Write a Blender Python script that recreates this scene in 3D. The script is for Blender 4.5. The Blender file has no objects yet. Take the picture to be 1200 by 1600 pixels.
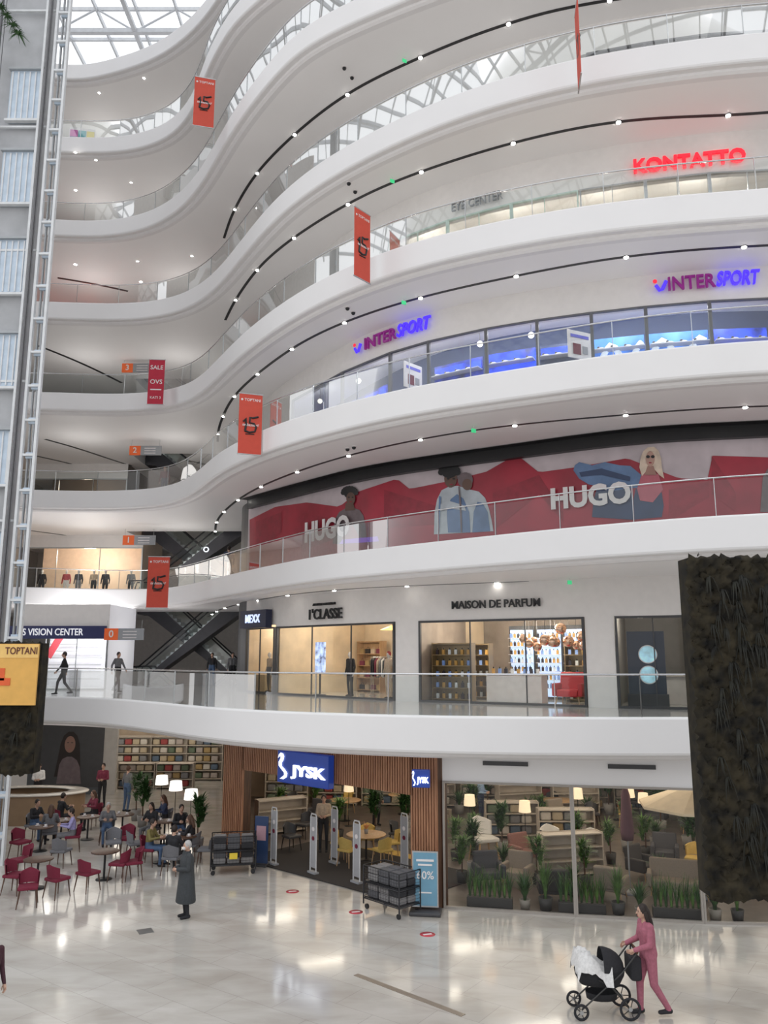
import bpy, math, random
import numpy as np
from mathutils import Vector, Matrix
random.seed(7)
H=6.0; TH=math.radians(10.2); FP=1250.0
C,S=math.cos(TH),math.sin(TH)
scn=bpy.context.scene
col=scn.collection
def ray(u,v):
    x=(u-600)/FP; y=(800-v)/FP
    return x, C-y*S, S+y*C
def on_z(u,v,z):
    x,y,w=ray(u,v); t=(z-H)/w
    return Vector((x*t,y*t,z))
def G(u,v): return on_z(u,v,0)
def on_d(u,v,Y):
    x,y,w=ray(u,v); t=Y/y
    return Vector((x*t,Y,H+w*t))
def on_curve(u,v,cv):
    x,y,w=ray(u,v); best=None
    for i in range(len(cv)-1):
        a=cv[i];b=cv[i+1]
        dx=b[0]-a[0];dy=b[1]-a[1]
        den=x*dy-y*dx
        if abs(den)<1e-9: continue
        t=(a[0]*dy-a[1]*dx)/den
        s=(a[0]*y-a[1]*x)/den
        if -1e-6<=s<=1+1e-6 and t>0 and (best is None or t<best): best=t
    if best is None:
        k=min(cv,key=lambda p:abs(p[0]/p[1]-x/y)); best=k[1]/y
        return Vector((k[0],k[1],H+w*best))
    return Vector((x*best,y*best,H+w*best))
# ---------------------------------------------------------------- materials
MC={}
def M(name,c,rough=.5,metal=0.0,emit=0,noise=.04,ns=4.0,spec=.5,ecol=None):
    if name in MC: return MC[name]
    m=bpy.data.materials.new(name); m.use_nodes=True
    nt=m.node_tree; b=nt.nodes['Principled BSDF']
    b.inputs['Roughness'].default_value=rough; b.inputs['Metallic'].default_value=metal
    b.inputs['Specular IOR Level'].default_value=spec
    tc=nt.nodes.new('ShaderNodeTexCoord'); no=nt.nodes.new('ShaderNodeTexNoise')
    no.inputs['Scale'].default_value=ns; no.inputs['Detail'].default_value=3
    nt.links.new(tc.outputs['Object'],no.inputs['Vector'])
    r=nt.nodes.new('ShaderNodeValToRGB'); nt.links.new(no.outputs['Fac'],r.inputs['Fac'])
    r.color_ramp.elements[0].position=.3; r.color_ramp.elements[1].position=.7
    r.color_ramp.elements[0].color=[max(0,k*(1-noise*2)) for k in c]+[1]
    r.color_ramp.elements[1].color=[min(1,k*(1+noise)) for k in c]+[1]
    nt.links.new(r.outputs['Color'],b.inputs['Base Color'])
    if emit:
        if noise>.15: nt.links.new(r.outputs['Color'],b.inputs['Emission Color'])
        b.inputs['Emission Color'].default_value=list(ecol or c)+[1]
        b.inputs['Emission Strength'].default_value=emit
    MC[name]=m; return m
def glassM(name,tint,fac=1.0,base=.02):
    m=bpy.data.materials.new(name); m.use_nodes=True; nt=m.node_tree; nt.nodes.clear()
    o=nt.nodes.new('ShaderNodeOutputMaterial'); mx=nt.nodes.new('ShaderNodeMixShader')
    t=nt.nodes.new('ShaderNodeBsdfTransparent'); g=nt.nodes.new('ShaderNodeBsdfGlossy')
    g.inputs['Roughness'].default_value=.02; t.inputs['Color'].default_value=list(tint)+[1]
    f=nt.nodes.new('ShaderNodeFresnel'); f.inputs['IOR'].default_value=1.5
    mt=nt.nodes.new('ShaderNodeMath'); mt.operation='MULTIPLY_ADD'; mt.inputs[1].default_value=fac; mt.inputs[2].default_value=base
    nt.links.new(f.outputs[0],mt.inputs[0]); nt.links.new(mt.outputs[0],mx.inputs[0])
    nt.links.new(t.outputs[0],mx.inputs[1]); nt.links.new(g.outputs[0],mx.inputs[2]); nt.links.new(mx.outputs[0],o.inputs[0])
    return m
def tileM(name,c1,c2,rough,scale,rot,vein=.5,grout=.8):
    m=bpy.data.materials.new(name); m.use_nodes=True; nt=m.node_tree; b=nt.nodes['Principled BSDF']
    b.inputs['Roughness'].default_value=rough
    tc=nt.nodes.new('ShaderNodeTexCoord'); mp=nt.nodes.new('ShaderNodeMapping'); mp.inputs['Rotation'].default_value=(0,0,rot)
    nt.links.new(tc.outputs['Object'],mp.inputs['Vector'])
    br=nt.nodes.new('ShaderNodeTexBrick'); br.inputs['Scale'].default_value=scale
    br.inputs['Mortar Size'].default_value=.006; br.inputs['Brick Width'].default_value=1.6; br.inputs['Row Height'].default_value=.8
    br.inputs['Color1'].default_value=list(c1)+[1]; br.inputs['Color2'].default_value=list(c2)+[1]
    br.inputs['Mortar'].default_value=[k*grout for k in c2]+[1]
    nt.links.new(mp.outputs[0],br.inputs['Vector'])
    mp2=nt.nodes.new('ShaderNodeMapping'); mp2.inputs['Rotation'].default_value=(0,0,rot); mp2.inputs['Scale'].default_value=(.6,1.5,1)
    nt.links.new(tc.outputs['Object'],mp2.inputs['Vector'])
    no=nt.nodes.new('ShaderNodeTexNoise'); no.inputs['Scale'].default_value=1.3; no.inputs['Detail'].default_value=6; no.inputs['Distortion'].default_value=.5
    nt.links.new(mp2.outputs[0],no.inputs['Vector'])
    r=nt.nodes.new('ShaderNodeValToRGB'); nt.links.new(no.outputs['Fac'],r.inputs['Fac'])
    r.color_ramp.elements[0].position=.30; r.color_ramp.elements[0].color=(vein,vein*.97,vein*.93,1)
    r.color_ramp.elements[1].position=.68; r.color_ramp.elements[1].color=(1,1,1,1)
    mx=nt.nodes.new('ShaderNodeMixRGB'); mx.blend_type='MULTIPLY'; mx.inputs[0].default_value=1
    nt.links.new(br.outputs['Color'],mx.inputs[1]); nt.links.new(r.outputs['Color'],mx.inputs[2])
    nt.links.new(mx.outputs[0],b.inputs['Base Color'])
    n2=nt.nodes.new('ShaderNodeTexNoise'); n2.inputs['Scale'].default_value=1.1; nt.links.new(mp.outputs[0],n2.inputs['Vector'])
    bp=nt.nodes.new('ShaderNodeBump'); bp.inputs['Strength'].default_value=.03; bp.inputs['Distance'].default_value=.05
    nt.links.new(n2.outputs['Fac'],bp.inputs['Height']); nt.links.new(bp.outputs[0],b.inputs['Normal']); return m
def woodM(name,c,dark,rough=.45):
    m=bpy.data.materials.new(name); m.use_nodes=True; nt=m.node_tree; b=nt.nodes['Principled BSDF']
    b.inputs['Roughness'].default_value=rough
    tc=nt.nodes.new('ShaderNodeTexCoord'); mp=nt.nodes.new('ShaderNodeMapping'); mp.inputs['Scale'].default_value=(9,9,.8)
    nt.links.new(tc.outputs['Object'],mp.inputs['Vector'])
    no=nt.nodes.new('ShaderNodeTexNoise'); no.inputs['Scale'].default_value=2; no.inputs['Detail'].default_value=5
    nt.links.new(mp.outputs[0],no.inputs['Vector'])
    r=nt.nodes.new('ShaderNodeValToRGB'); nt.links.new(no.outputs['Fac'],r.inputs['Fac'])
    r.color_ramp.elements[0].position=.35; r.color_ramp.elements[0].color=list(dark)+[1]
    r.color_ramp.elements[1].position=.65; r.color_ramp.elements[1].color=list(c)+[1]
    nt.links.new(r.outputs['Color'],b.inputs['Base Color']); return m
white=M('white_plaster',(.81,.80,.805),.45,noise=.01,ns=.6)
soff=M('soffit_paint',(.93,.91,.905),.6,noise=.008,ns=.5)
lip=M('lip_paint',(.82,.80,.80),.55,noise=.01)
wallw=M('wall_cream',(.82,.79,.77),.6,noise=.015)
steel=M('brushed_steel',(.50,.51,.52),.3,1,noise=.05,ns=20)
chrome=M('chrome',(.60,.61,.62),.2,1,noise=.02)
black=M('black_paint',(.012,.012,.014),.4)
dark=M('dark_grey',(.06,.06,.065),.5)
grey=M('mid_grey',(.32,.33,.35),.6)
lamp=M('lamp_glow',(1,.97,.9),.4,emit=22)
softglow=M('soft_glow',(1,.93,.82),.4,emit=3)
railglass=glassM('railing_glass',(.88,.93,.92),.6,.03)
shopglass=glassM('shop_glass',(.95,.96,.96),.35,.01)
marble=tileM('polished_marble',(.56,.535,.50),(.525,.50,.465),.10,1.0,.62,vein=.78)
galtile=tileM('gallery_tile',(.64,.62,.61),(.60,.58,.57),.10,1.0,.2,vein=.88)
woodslat=woodM('slat_wood',(.44,.22,.12),(.29,.13,.07))
lightwood=woodM('light_wood',(.55,.36,.2),(.42,.26,.13))
darkwood=woodM('dark_wood',(.12,.06,.035),(.06,.03,.02))
redcloth=M('red_fabric',(.17,.012,.035),.8,ns=30)
# ---------------------------------------------------------------- mesh builder
class B:
    def __init__(s,mats=None): s.v=[];s.f=[];s.m=[];s.sm=[];s.mats=list(mats or [])
    def add(s,vs,fs,m,smooth=False):
        o=len(s.v); s.v+=[tuple(v) for v in vs]
        if m not in s.mats: s.mats.append(m)
        i=s.mats.index(m)
        for f in fs: s.f.append([o+k for k in f]); s.m.append(i); s.sm.append(smooth)
        return s
    def box(s,c,d,m,rz=0,R=None):
        R=R or Matrix.Rotation(rz,3,'Z'); c=Vector(c)
        vs=[c+R@Vector((x*d[0]/2,y*d[1]/2,z*d[2]/2)) for x in(-1,1) for y in(-1,1) for z in(-1,1)]
        return s.add(vs,[(0,1,3,2),(4,6,7,5),(0,4,5,1),(2,3,7,6),(0,2,6,4),(1,5,7,3)],m)
    def caps(s,a,b,ra,rb,m,n=10):
        a=Vector(a);b=Vector(b);d=(b-a)
        if d.length<1e-6: d=Vector((0,0,1e-4))
        d.normalize(); u=d.orthogonal().normalized(); w=d.cross(u)
        vs=[a-d*ra];
        for c,r,ph in [(a,ra,-60),(a,ra,-30),(a,ra,0),(b,rb,0),(b,rb,30),(b,rb,60)]:
            q=math.radians(ph)
            for k in range(n):
                t=2*math.pi*k/n
                vs.append(c+d*(r*math.sin(q))+(u*math.cos(t)+w*math.sin(t))*r*math.cos(q))
        vs.append(b+d*rb); fs=[]
        for k in range(n): fs.append((0,1+(k+1)%n,1+k))
        for j in range(5):
            for k in range(n):
                p=1+j*n+k;q=1+j*n+(k+1)%n; fs.append((p,q,q+n,p+n))
        L=len(vs)-1
        for k in range(n): fs.append((L,1+5*n+k,1+5*n+(k+1)%n))
        return s.add(vs,fs,m,True)
    def cyl(s,a,b,ra,rb,m,n=12,cap=True,smooth=True):
        a=Vector(a);b=Vector(b);d=(b-a).normalized(); u=d.orthogonal().normalized(); w=d.cross(u); vs=[]
        for c,r in((a,ra),(b,rb)):
            for k in range(n):
                t=2*math.pi*k/n; vs.append(c+(u*math.cos(t)+w*math.sin(t))*r)
        s.add(vs,[(k,(k+1)%n,n+(k+1)%n,n+k) for k in range(n)],m,smooth)
        if cap: s.add(vs[:n],[tuple(range(n))[::-1]],m); s.add(vs[n:],[tuple(range(n))],m)
        return s
    def ball(s,c,r,m,n=14,h=9,R=None):
        if not hasattr(r,'__len__'): r=(r,r,r)
        c=Vector(c); vs=[]
        for j in range(h+1):
            p=math.pi*j/h
            for k in range(n):
                t=2*math.pi*k/n; q=Vector((r[0]*math.sin(p)*math.cos(t),r[1]*math.sin(p)*math.sin(t),r[2]*math.cos(p)))
                vs.append(c+(R@q if R else q))
        fs=[(j*n+k,(j+1)*n+k,(j+1)*n+(k+1)%n,j*n+(k+1)%n) for j in range(h) for k in range(n)]
        return s.add(vs,fs,m,True)
    def lathe(s,prof,m,c=(0,0,0),n=20,sx=1,sy=1,smooth=True,arc=2*math.pi,a0=0):
        vs=[];k1=n if arc>6.28 else n+1
        for r,z in prof:
            for k in range(k1):
                t=a0+arc*k/n; vs.append((c[0]+r*sx*math.cos(t),c[1]+r*sy*math.sin(t),c[2]+z))
        fs=[]
        for j in range(len(prof)-1):
            for k in range(n):
                k2=(k+1)%k1 if arc>6.28 else k+1
                fs.append((j*k1+k,j*k1+k2,(j+1)*k1+k2,(j+1)*k1+k))
        return s.add(vs,fs,m,smooth)
    def tube(s,path,r,m,n=8,closed=False):
        P=[Vector(p) for p in path]; N=len(P); vs=[]
        ys=[p.y for p in P]; flat=max(ys)-min(ys)<1e-6
        for i in range(N):
            if closed: d=P[(i+1)%N]-P[i-1]
            else: d=P[min(i+1,N-1)]-P[max(i-1,0)]
            d.normalize()
            if flat: up=Vector((0,1,0))
            else: up=Vector((0,0,1)) if abs(d.z)<.95 else Vector((0,1,0))
            u=d.cross(up).normalized(); w=u.cross(d)
            for k in range(n):
                t=2*math.pi*k/n; vs.append(P[i]+(u*math.cos(t)+w*math.sin(t))*r)
        fs=[(i*n+k,i*n+(k+1)%n,((i+1)%N)*n+(k+1)%n,((i+1)%N)*n+k) for i in range(N if closed else N-1) for k in range(n)]
        s.add(vs,fs,m,True)
        if not closed: s.add(vs[:n],[tuple(range(n))],m); s.add(vs[-n:],[tuple(range(n))],m)
        return s
    def poly(s,pts,m): return s.add(pts,[tuple(range(len(pts)))],m)
    def prism(s,pts,z0,z1,m):
        n=len(pts); vs=[(p[0],p[1],z0) for p in pts]+[(p[0],p[1],z1) for p in pts]
        return s.add(vs,[tuple(range(n))[::-1],tuple(range(n,2*n))]+[(k,(k+1)%n,n+(k+1)%n,n+k) for k in range(n)],m)
    def strip(s,A,Bp,m,smooth=False):
        n=len(A); return s.add(list(A)+list(Bp),[(k,k+1,n+k+1,n+k) for k in range(n-1)],m,smooth)
    def mesh(s,name,bev=0,seg=2):
        me=bpy.data.meshes.new(name); me.from_pydata(s.v,[],s.f)
        for m in s.mats: me.materials.append(m)
        me.polygons.foreach_set('material_index',s.m); me.polygons.foreach_set('use_smooth',s.sm)
        if bev:
            import bmesh
            bm=bmesh.new(); bm.from_mesh(me)
            bmesh.ops.bevel(bm,geom=bm.edges[:],offset=bev,segments=seg,profile=.6,affect='EDGES',clamp_overlap=True)
            bm.to_mesh(me); bm.free()
        me.update(); return me
def obj(name,mesh,loc=(0,0,0),rz=0,parent=None,label=None,cat=None,group=None,kind=None,rot=None,sc=1):
    o=bpy.data.objects.new(name,mesh); o.location=loc; o.rotation_euler=rot or (0,0,rz); o.scale=(sc,)*3
    if parent: o.parent=parent
    if label: o['label']=label
    if cat: o['category']=cat
    if group: o['group']=group
    if kind: o['kind']=kind
    col.objects.link(o); return o
def struct(name,b,loc=(0,0,0)): return obj(name,b.mesh(name),loc,kind='structure')
def place(name,parts,loc,rz=0,label='',cat='',group=None,sc=1,plabels={}):
    e=obj(name,None,loc,rz,None,label,cat,group,sc=sc); e.empty_display_size=.1
    for p in parts:
        c=obj(p[0],p[1],parent=e)
        if p[0] in plabels: c['label']=plabels[p[0]]
    return e
def textmesh(s,size,m,ext=.02,bold=.012,align='CENTER',shear=0):
    cu=bpy.data.curves.new('t','FONT'); cu.body=s; cu.size=size; cu.extrude=ext; cu.offset=bold*size; cu.align_x=align; cu.align_y='CENTER'; cu.shear=shear
    cu.resolution_u=3
    o=bpy.data.objects.new('t',cu); col.objects.link(o); bpy.context.view_layer.update()
    dg=bpy.context.evaluated_depsgraph_get(); me=bpy.data.meshes.new_from_object(o.evaluated_get(dg))
    bpy.data.objects.remove(o); me.transform(Matrix.Rotation(math.pi/2,4,'X'))
    me.materials.clear(); me.materials.append(m)
    for p in me.polygons: p.material_index=0
    return me
def scalemesh(me,sx,sz): me.transform(Matrix.Diagonal((sx,1,sz,1))); return me
# ---------------------------------------------------------------- curves
def resample(pts,step=.5,smooth=4,sub=8):
    P=[Vector((p[0],p[1])) for p in pts]; P=[2*P[0]-P[1]]+P+[2*P[-1]-P[-2]]; out=[]
    for i in range(1,len(P)-2):
        for k in range(sub):
            t=k/sub; a,b,c,d=P[i-1:i+3]
            out.append(.5*((2*b)+(c-a)*t+(2*a-5*b+4*c-d)*t*t+(-a+3*b-3*c+d)*t**3))
    out.append(P[-2])
    L=[0]
    for i in range(1,len(out)): L.append(L[-1]+(out[i]-out[i-1]).length)
    n=max(4,int(L[-1]/step)); res=[]; j=0
    for i in range(n+1):
        s=L[-1]*i/n
        while j<len(L)-2 and L[j+1]<s: j+=1
        f=(s-L[j])/max(1e-9,L[j+1]-L[j]); res.append(out[j].lerp(out[j+1],f))
    for _ in range(smooth):
        res=[res[0]]+[(res[i-1]+res[i]*2+res[i+1])/4 for i in range(1,len(res)-1)]+[res[-1]]
    return res
def offs(cv,d):
    r=[]
    for i in range(len(cv)):
        t=(cv[min(i+1,len(cv)-1)]-cv[max(i-1,0)]).normalized()
        r.append(cv[i]+Vector((t.y,-t.x))*d)
    return r
ZE={1:4.6,2:9.4,3:13.9,4:18.4,5:22.9,6:27.4,7:31.9,8:36.4}
EP={
1:([(24,19.8),(15,19.2)],[(1200,1121),(1090,1121),(900,1121),(700,1119),(560,1116),(400,1110),(300,1103),(230,1096),(150,1090),(60,1088)],[(-17,30),(-26,31)]),
2:([(24,18.6),(15,18)],[(1200,801),(1000,814),(800,833),(600,855),(500,868),(400,888),(340,902),(290,914),(240,920),(150,920),(40,917)],[(-21,40),(-26,40)]),
3:([(24,19.2),(15,18.9)],[(1200,530),(1100,538),(1000,547),(900,561),(800,577),(700,593),(600,613),(500,640),(430,663),(380,685),(340,708),(300,742),(260,760),(200,766),(120,767),(55,765)],[(-21,37.5),(-26,37.5)]),
4:([(24,19.4),(15,19)],[(1200,293),(1100,300),(1000,309),(900,322),(800,340),(700,362),(600,392),(500,436),(430,480),(380,520),(345,555),(310,590),(270,608),(200,615),(120,614),(68,612)],[(-21,36.5),(-26,36.5)]),
5:([(24,19.4),(15,19.1)],[(1200,48),(1100,58),(1000,72),(900,90),(800,116),(700,150),(600,195),(500,252),(430,310),(380,370),(340,420),(300,452),(250,469),(180,474),(85,471)],[(-21,36),(-26,36)]),
6:([(24,19.6),(15,19.2),(10.5,19.3),(3.8,20.9),(1,22)],[(480,35),(430,85),(390,135),(360,180),(335,225),(310,268),(280,302),(240,328),(200,340),(150,345),(95,343)],[(-21,36),(-26,36)]),
7:([(24,19.6),(15,19.4),(10.5,19.5),(3.8,21),(0,23.2),(-3,25.5)],[(375,-5),(345,40),(322,85),(308,130),(290,165),(262,192),(220,208),(170,215),(110,213)],[(-21,36.5),(-26,36.5)]),
8:([(24,19.8),(15,19.6),(10,19.8),(3.8,21.2),(0,23.5),(-3.5,26.5),(-6,29.5)],[(330,-10),(300,25),(265,55),(220,78),(170,92),(115,103)],[(-21,36),(-26,36)]),
}
EDGE={}
for n,(pre,px,post) in EP.items():
    EDGE[n]=resample(pre+[on_z(u,v,ZE[n]) for u,v in px]+post,.5,8)
F1=resample([(24,22.8),(14,23),(11.65,23.5),(8,24.3),(4.3,26.3),(0,29),(-2.6,31.6),(-4.7,34.0),(-6.1,35.7),(-6.75,37.4),(-7,40),(-7.1,45),(-7.1,52)],.4,2)
F3=resample([(24,22),(15,22),(9.7,22.3),(4,24),(0,26.6),(-3,30.5),(-5.5,35),(-7,40),(-7.2,44),(-7.2,52)],.5,2)
TRK=[(6,[(15,20.6)],[(940,2),(790,38),(660,88),(545,145),(460,210),(400,272),(365,330),(350,372)],8),
(5,[(15,20.6)],[(1200,176),(990,187),(845,212),(695,255),(575,302),(475,360),(410,412),(370,465),(352,500)],8),
(4,[(15,20.6)],[(1200,383),(1000,398),(825,427),(630,472),(500,520),(420,570),(365,620),(343,665),(340,690)],8),
(3,[(15,21.5)],[(1200,634),(1000,646),(740,672),(550,710),(430,750),(370,782),(340,812),(336,835)],8),
(2,[(14,22)],[(1060,901),(890,906),(600,917),(480,926),(400,938),(345,952),(325,964)],8),
(4,[],[(205,728),(165,715),(120,700),(70,686)],0),(4,[],[(150,735),(100,722),(55,712)],0),(5,[],[(190,598),(150,578),(110,560),(60,540)],0),(3,[],[(215,856),(160,846),(100,836),(40,828)],0),(6,[],[(200,455),(150,444),(90,434)],0)]
# ---------------------------------------------------------------- shell
b=B(); b.poly([(-45,-30,0),(45,-30,0),(45,60,0),(-45,60,0)],marble); struct('floor',b)
spot_me=B().cyl((0,0,0),(0,0,-.02),.07,.07,lamp,10).cyl((0,0,.0),(0,0,.02),.1,.1,black,10).mesh('spotlight')
for n in range(1,9):
    z=ZE[n]; e=EDGE[n]
    e1=offs(e,.2)
    back=[(-30,58),(-14.5,58),(-14.5,44.5),(-7.4,44.5),(-7.4,58),(30,58),(30,19.6)] if n<8 else [(-30,58),(30,58),(30,19.6)]
    pts=[(p.x,p.y,z-.15) for p in e1]+[(x,y,z-.15) for x,y in back]
    b=B().poly(pts,galtile); struct('floor',b)
    e2=offs(e,.5)
    pts=[(p.x,p.y,z-1.0) for p in e2]+[(x,y,z-1.0) for x,y in back]
    b=B().poly(pts[::-1],soff)
    vs=[(x,y) for x,y in back[1:5]] if n<8 else []
    for i in range(len(vs)-1): b.poly([(*vs[i],z-1),(*vs[i+1],z-1),(*vs[i+1],z-.15),(*vs[i],z-.15)],white)
    struct('ceiling',b)
    prof=[(.2,-.15),(.2,0),(.04,0),(.01,-.02),(0,-.05),(0,-.80),(.02,-.85),(.06,-.88),(.22,-.88),(.24,-.95),(.32,-1.0),(.5,-1.0)]
    b=B()
    for i in range(len(prof)-1):
        A=[(p.x,p.y,z+prof[i][1]) for p in offs(e,prof[i][0])]; Bq=[(p.x,p.y,z+prof[i+1][1]) for p in offs(e,prof[i+1][0])]
        b.strip(A,Bq,white if i<7 else lip,True)
    struct('trim_%d'%n,b)
    if n<8:
        rp=offs(e,.1); hv=.97
        par=place('balcony_railing',[],(0,0,z),0,'curved clear glass balustrade with stainless handrail on white gallery edge','railing',group='glass gallery railings')
        m=B().tube([(p.x,p.y,hv) for p in rp],.022,chrome,8).mesh('handrail'); obj('handrail',m,parent=par)
        k=4; idx=[i for i in range(0,len(rp),k)]
        post=B().box((0,0,hv/2),(.018,.04,hv),steel).mesh('post')
        for a,c in zip(idx[:-1],idx[1:]):
            p=rp[a]
            if p.x>13 or p.x<-19: continue
            obj('post',post,(p.x,p.y,0),math.atan2(rp[c].y-p.y,rp[c].x-p.x),par)
            sg=rp[a:c+1]; g=B().strip([(q.x,q.y,.0) for q in sg],[(q.x,q.y,hv-.06) for q in sg],railglass,True)
            obj('glass_panel',g.mesh('glass_panel'),parent=par)
for n,pre,px,spn in TRK:
    z=ZE[n]-1.0
    cv=resample(pre+[on_z(u,v,z) for u,v in px],.4,5)
    par=place('track_light',[],(0,0,z),0,'thin black curved ceiling light track with small spotlights' if spn else 'thin black curved slot in white gallery ceiling','ceiling light',group='curved ceiling light tracks')
    hw=.06 if spn else .09
    b=B(); A=offs(cv,-hw);D=offs(cv,hw)
    b.strip([(p.x,p.y,-.01) for p in A],[(p.x,p.y,-.01) for p in D],black)
    b.strip([(p.x,p.y,-.01) for p in A],[(p.x,p.y,.0) for p in A],black)
    obj('track_rail',b.mesh('track_rail'),parent=par)
    if spn:
        for i in range(4,len(cv)-2,spn): obj('spotlight',spot_me,(cv[i].x,cv[i].y,-.02),parent=par)
def sub(cv,a,b):
    def pos(p): return min(range(len(cv)),key=lambda i:(cv[i]-Vector((p.x,p.y))).length)
    i,j=pos(a),pos(b)
    if i>j: i,j=j,i; a,b=b,a
    return [Vector((a.x,a.y))]+cv[i+1:j]+[Vector((b.x,b.y))]
def hitz(u,z,cv):
    lo,hi=-500,1700
    for _ in range(34):
        mid=(lo+hi)/2; p=on_curve(u,mid,cv)
        if p.z>z: lo=mid
        else: hi=mid
    return p
def wallpiece(bd,cv,u0,u1,zr,z0,z1,m,off=0,depth=0):
    c=offs(cv,off) if off else cv
    a=hitz(u0,zr,c) if u0 is not None else Vector((c[-1].x,c[-1].y,0))
    b_=hitz(u1,zr,c) if u1 is not None else Vector((c[0].x,c[0].y,0))
    s=sub(c,a,b_)
    bd.strip([(p.x,p.y,z0) for p in s],[(p.x,p.y,z1) for p in s],m)
    if depth:
        s2=offs(s,depth)
        bd.strip([(p.x,p.y,z0) for p in s],[(p.x,p.y,z0) for p in s2],m)
        bd.strip([(p.x,p.y,z1) for p in s],[(p.x,p.y,z1) for p in s2],m)
        for k in (0,-1): bd.poly([(s[k].x,s[k].y,z0),(s2[k].x,s2[k].y,z0),(s2[k].x,s2[k].y,z1),(s[k].x,s[k].y,z1)],m)
    return s
wcount=[0]
def shopfront(a,c,z0,z1,nm=3,fr=dark,t=.07):
    a=Vector((a[0],a[1]));c=Vector((c[0],c[1])); d=c-a; L=d.length; ang=math.atan2(d.y,d.x)
    b=B(); h=z1-z0
    b.box((L/2,0,h-t/2),(L,.1,t),fr); b.box((L/2,0,t/2),(L,.1,t),fr)
    for k in range(nm+1):
        x=min(max(L*k/nm,t/2),L-t/2); b.box((x,0,h/2),(t if k in(0,nm) else t*.5,.1 if k in (0,nm) else .05,h-2*t),fr)
    b.poly([(t,.02,t),(L-t,.02,t),(L-t,.02,h-t),(t,.02,h-t)],shopglass)
    wcount[0]+=1
    o=struct('window_%d'%wcount[0],b,(a.x,a.y,z0)); o.rotation_euler=(0,0,ang); return o
def frame_(a,c):
    a=Vector((a[0],a[1]));c=Vector((c[0],c[1])); d=(c-a); L=d.length; d.normalize(); n=Vector((-d.y,d.x)); ang=math.atan2(d.y,d.x)
    def P(x,y,z=0):
        q=a+d*x+n*y; return Vector((q.x,q.y,z))
    return P,ang,L
def plight(loc,w,c=(1,.85,.65),r=.15):
    l=bpy.data.lights.new('shop_and_fill_light','POINT'); l.energy=w; l.color=c; l.shadow_soft_size=r
    o=bpy.data.objects.new('shop_and_fill_light',l); o.location=loc; col.objects.link(o)  # bare point light: shop lighting, plus added fill in the rear galleries
# level 1 front
z0,z1,zc=ZE[1]-.15,7.2,ZE[2]-1
b=B()
def P1(u): return hitz(u,z0+1.5,F1)
for u0,u1 in ((618,654),(916,962)): wallpiece(b,F1,u0,u1,z0+1.5,z0,zc,wallw,0,.3)
wallpiece(b,F1,1086,None,z0+1.5,z0,zc,wallw,0,.3)
wallpiece(b,F1,430,618,z0+1.5,z1,zc,wallw,0,.3)
wallpiece(b,F1,654,916,z0+1.5,z1,zc,wallw,0,.3)
wallpiece(b,F1,962,1086,z0+1.5,z1,zc,wallw,0,.3)
wallpiece(b,F1,383,430,z0+1.5,7.3,zc,wallw,0,.3)
wallpiece(b,F1,None,383,z0+1.5,z0,zc,dark)
struct('wall_right',b)
SH={}
for nm,(u0,u1,mull,fr) in {'classe':(432,617,3,dark),'maison':(655,915,3,dark),'optic':(963,1085,2,dark),'corner':(384,429,2,dark)}.items():
    a,c=P1(u0),P1(u1); shopfront(a,c,z0,z1,mull,fr)
    P,ang,L=frame_(a,c); SH[nm]=(P,ang,L)
def room(P,L,dep,z0,z1,m,mb=None):
    b=B(); mb=mb or m
    q=[P(0,.15),P(0,dep),P(L,dep),P(L,.15)]
    for i,mm in ((0,m),(1,mb),(2,m)):
        b.poly([(q[i].x,q[i].y,z0),(q[i+1].x,q[i+1].y,z0),(q[i+1].x,q[i+1].y,z1),(q[i].x,q[i].y,z1)],mm)
    struct('wall_back',b)
cream=M('cream_wall',(.74,.60,.42),.6,noise=.1,ns=1); palew=M('taupe_wall',(.36,.30,.25),.5,noise=.15,ns=1.2)
room(*SH['classe'][::2],5,z0,zc,cream); room(*SH['maison'][::2],5,z0,zc,palew); room(*SH['optic'][::2],5,z0,zc,M('dim_wall',(.22,.21,.2),.6)); room(*SH['corner'][::2],3,z0,zc,cream)
for k,w in (('classe',210),('maison',270),('optic',70),('corner',60)):
    P,ang,L=SH[k]
    for fx in (.3,.7): plight(P(L*fx,1.6,zc-1.3),w*.5,(1,.9,.75),.2)
# level 2 billboard wall
hugored=M('poster_red',(.40,.02,.045),.35,noise=.16,ns=.7); hugodk=M('poster_dark_red',(.31,.014,.034),.35,noise=.1); hugopale=M('poster_pale',(.60,.52,.55),.4,noise=.1,ns=1)
z2=ZE[2]-.15
b=B(); wallpiece(b,F1,None,386,z2+1.5,z2,ZE[3]-1,dark); wallpiece(b,F1,386,None,z2+1.5,z2,ZE[3]-1,black); struct('wall_right',b)
par=place('billboard',[],(0,0,0),0,'long curved red fashion advertising hoarding with posing models','billboard')
def strippoly(top,bot,m,off,du=8):
    cv=offs(F1,off); b=B(); u0=top[0][0];u1=top[-1][0]; n=max(1,int((u1-u0)/du)); A=[];D=[]
    def ip(l,u):
        for i in range(len(l)-1):
            if l[i][0]<=u<=l[i+1][0]:
                f=(u-l[i][0])/max(1e-6,l[i+1][0]-l[i][0]); return l[i][1]*(1-f)+l[i+1][1]*f
        return l[-1][1]
    for i in range(n+1):
        u=u0+(u1-u0)*i/n; A.append(on_curve(u,ip(bot,u),cv)); D.append(on_curve(u,ip(top,u),cv))
    b.strip(A,D,m); return b
bb=B(); wallpiece(bb,F1,387,None,11,z2+.02,12.55,hugopale,-.06); obj('poster_panel',bb.mesh('poster_panel'),parent=par)
low=[(388,885),(500,885),(700,860),(900,838),(1000,828),(1250,815)]
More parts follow.
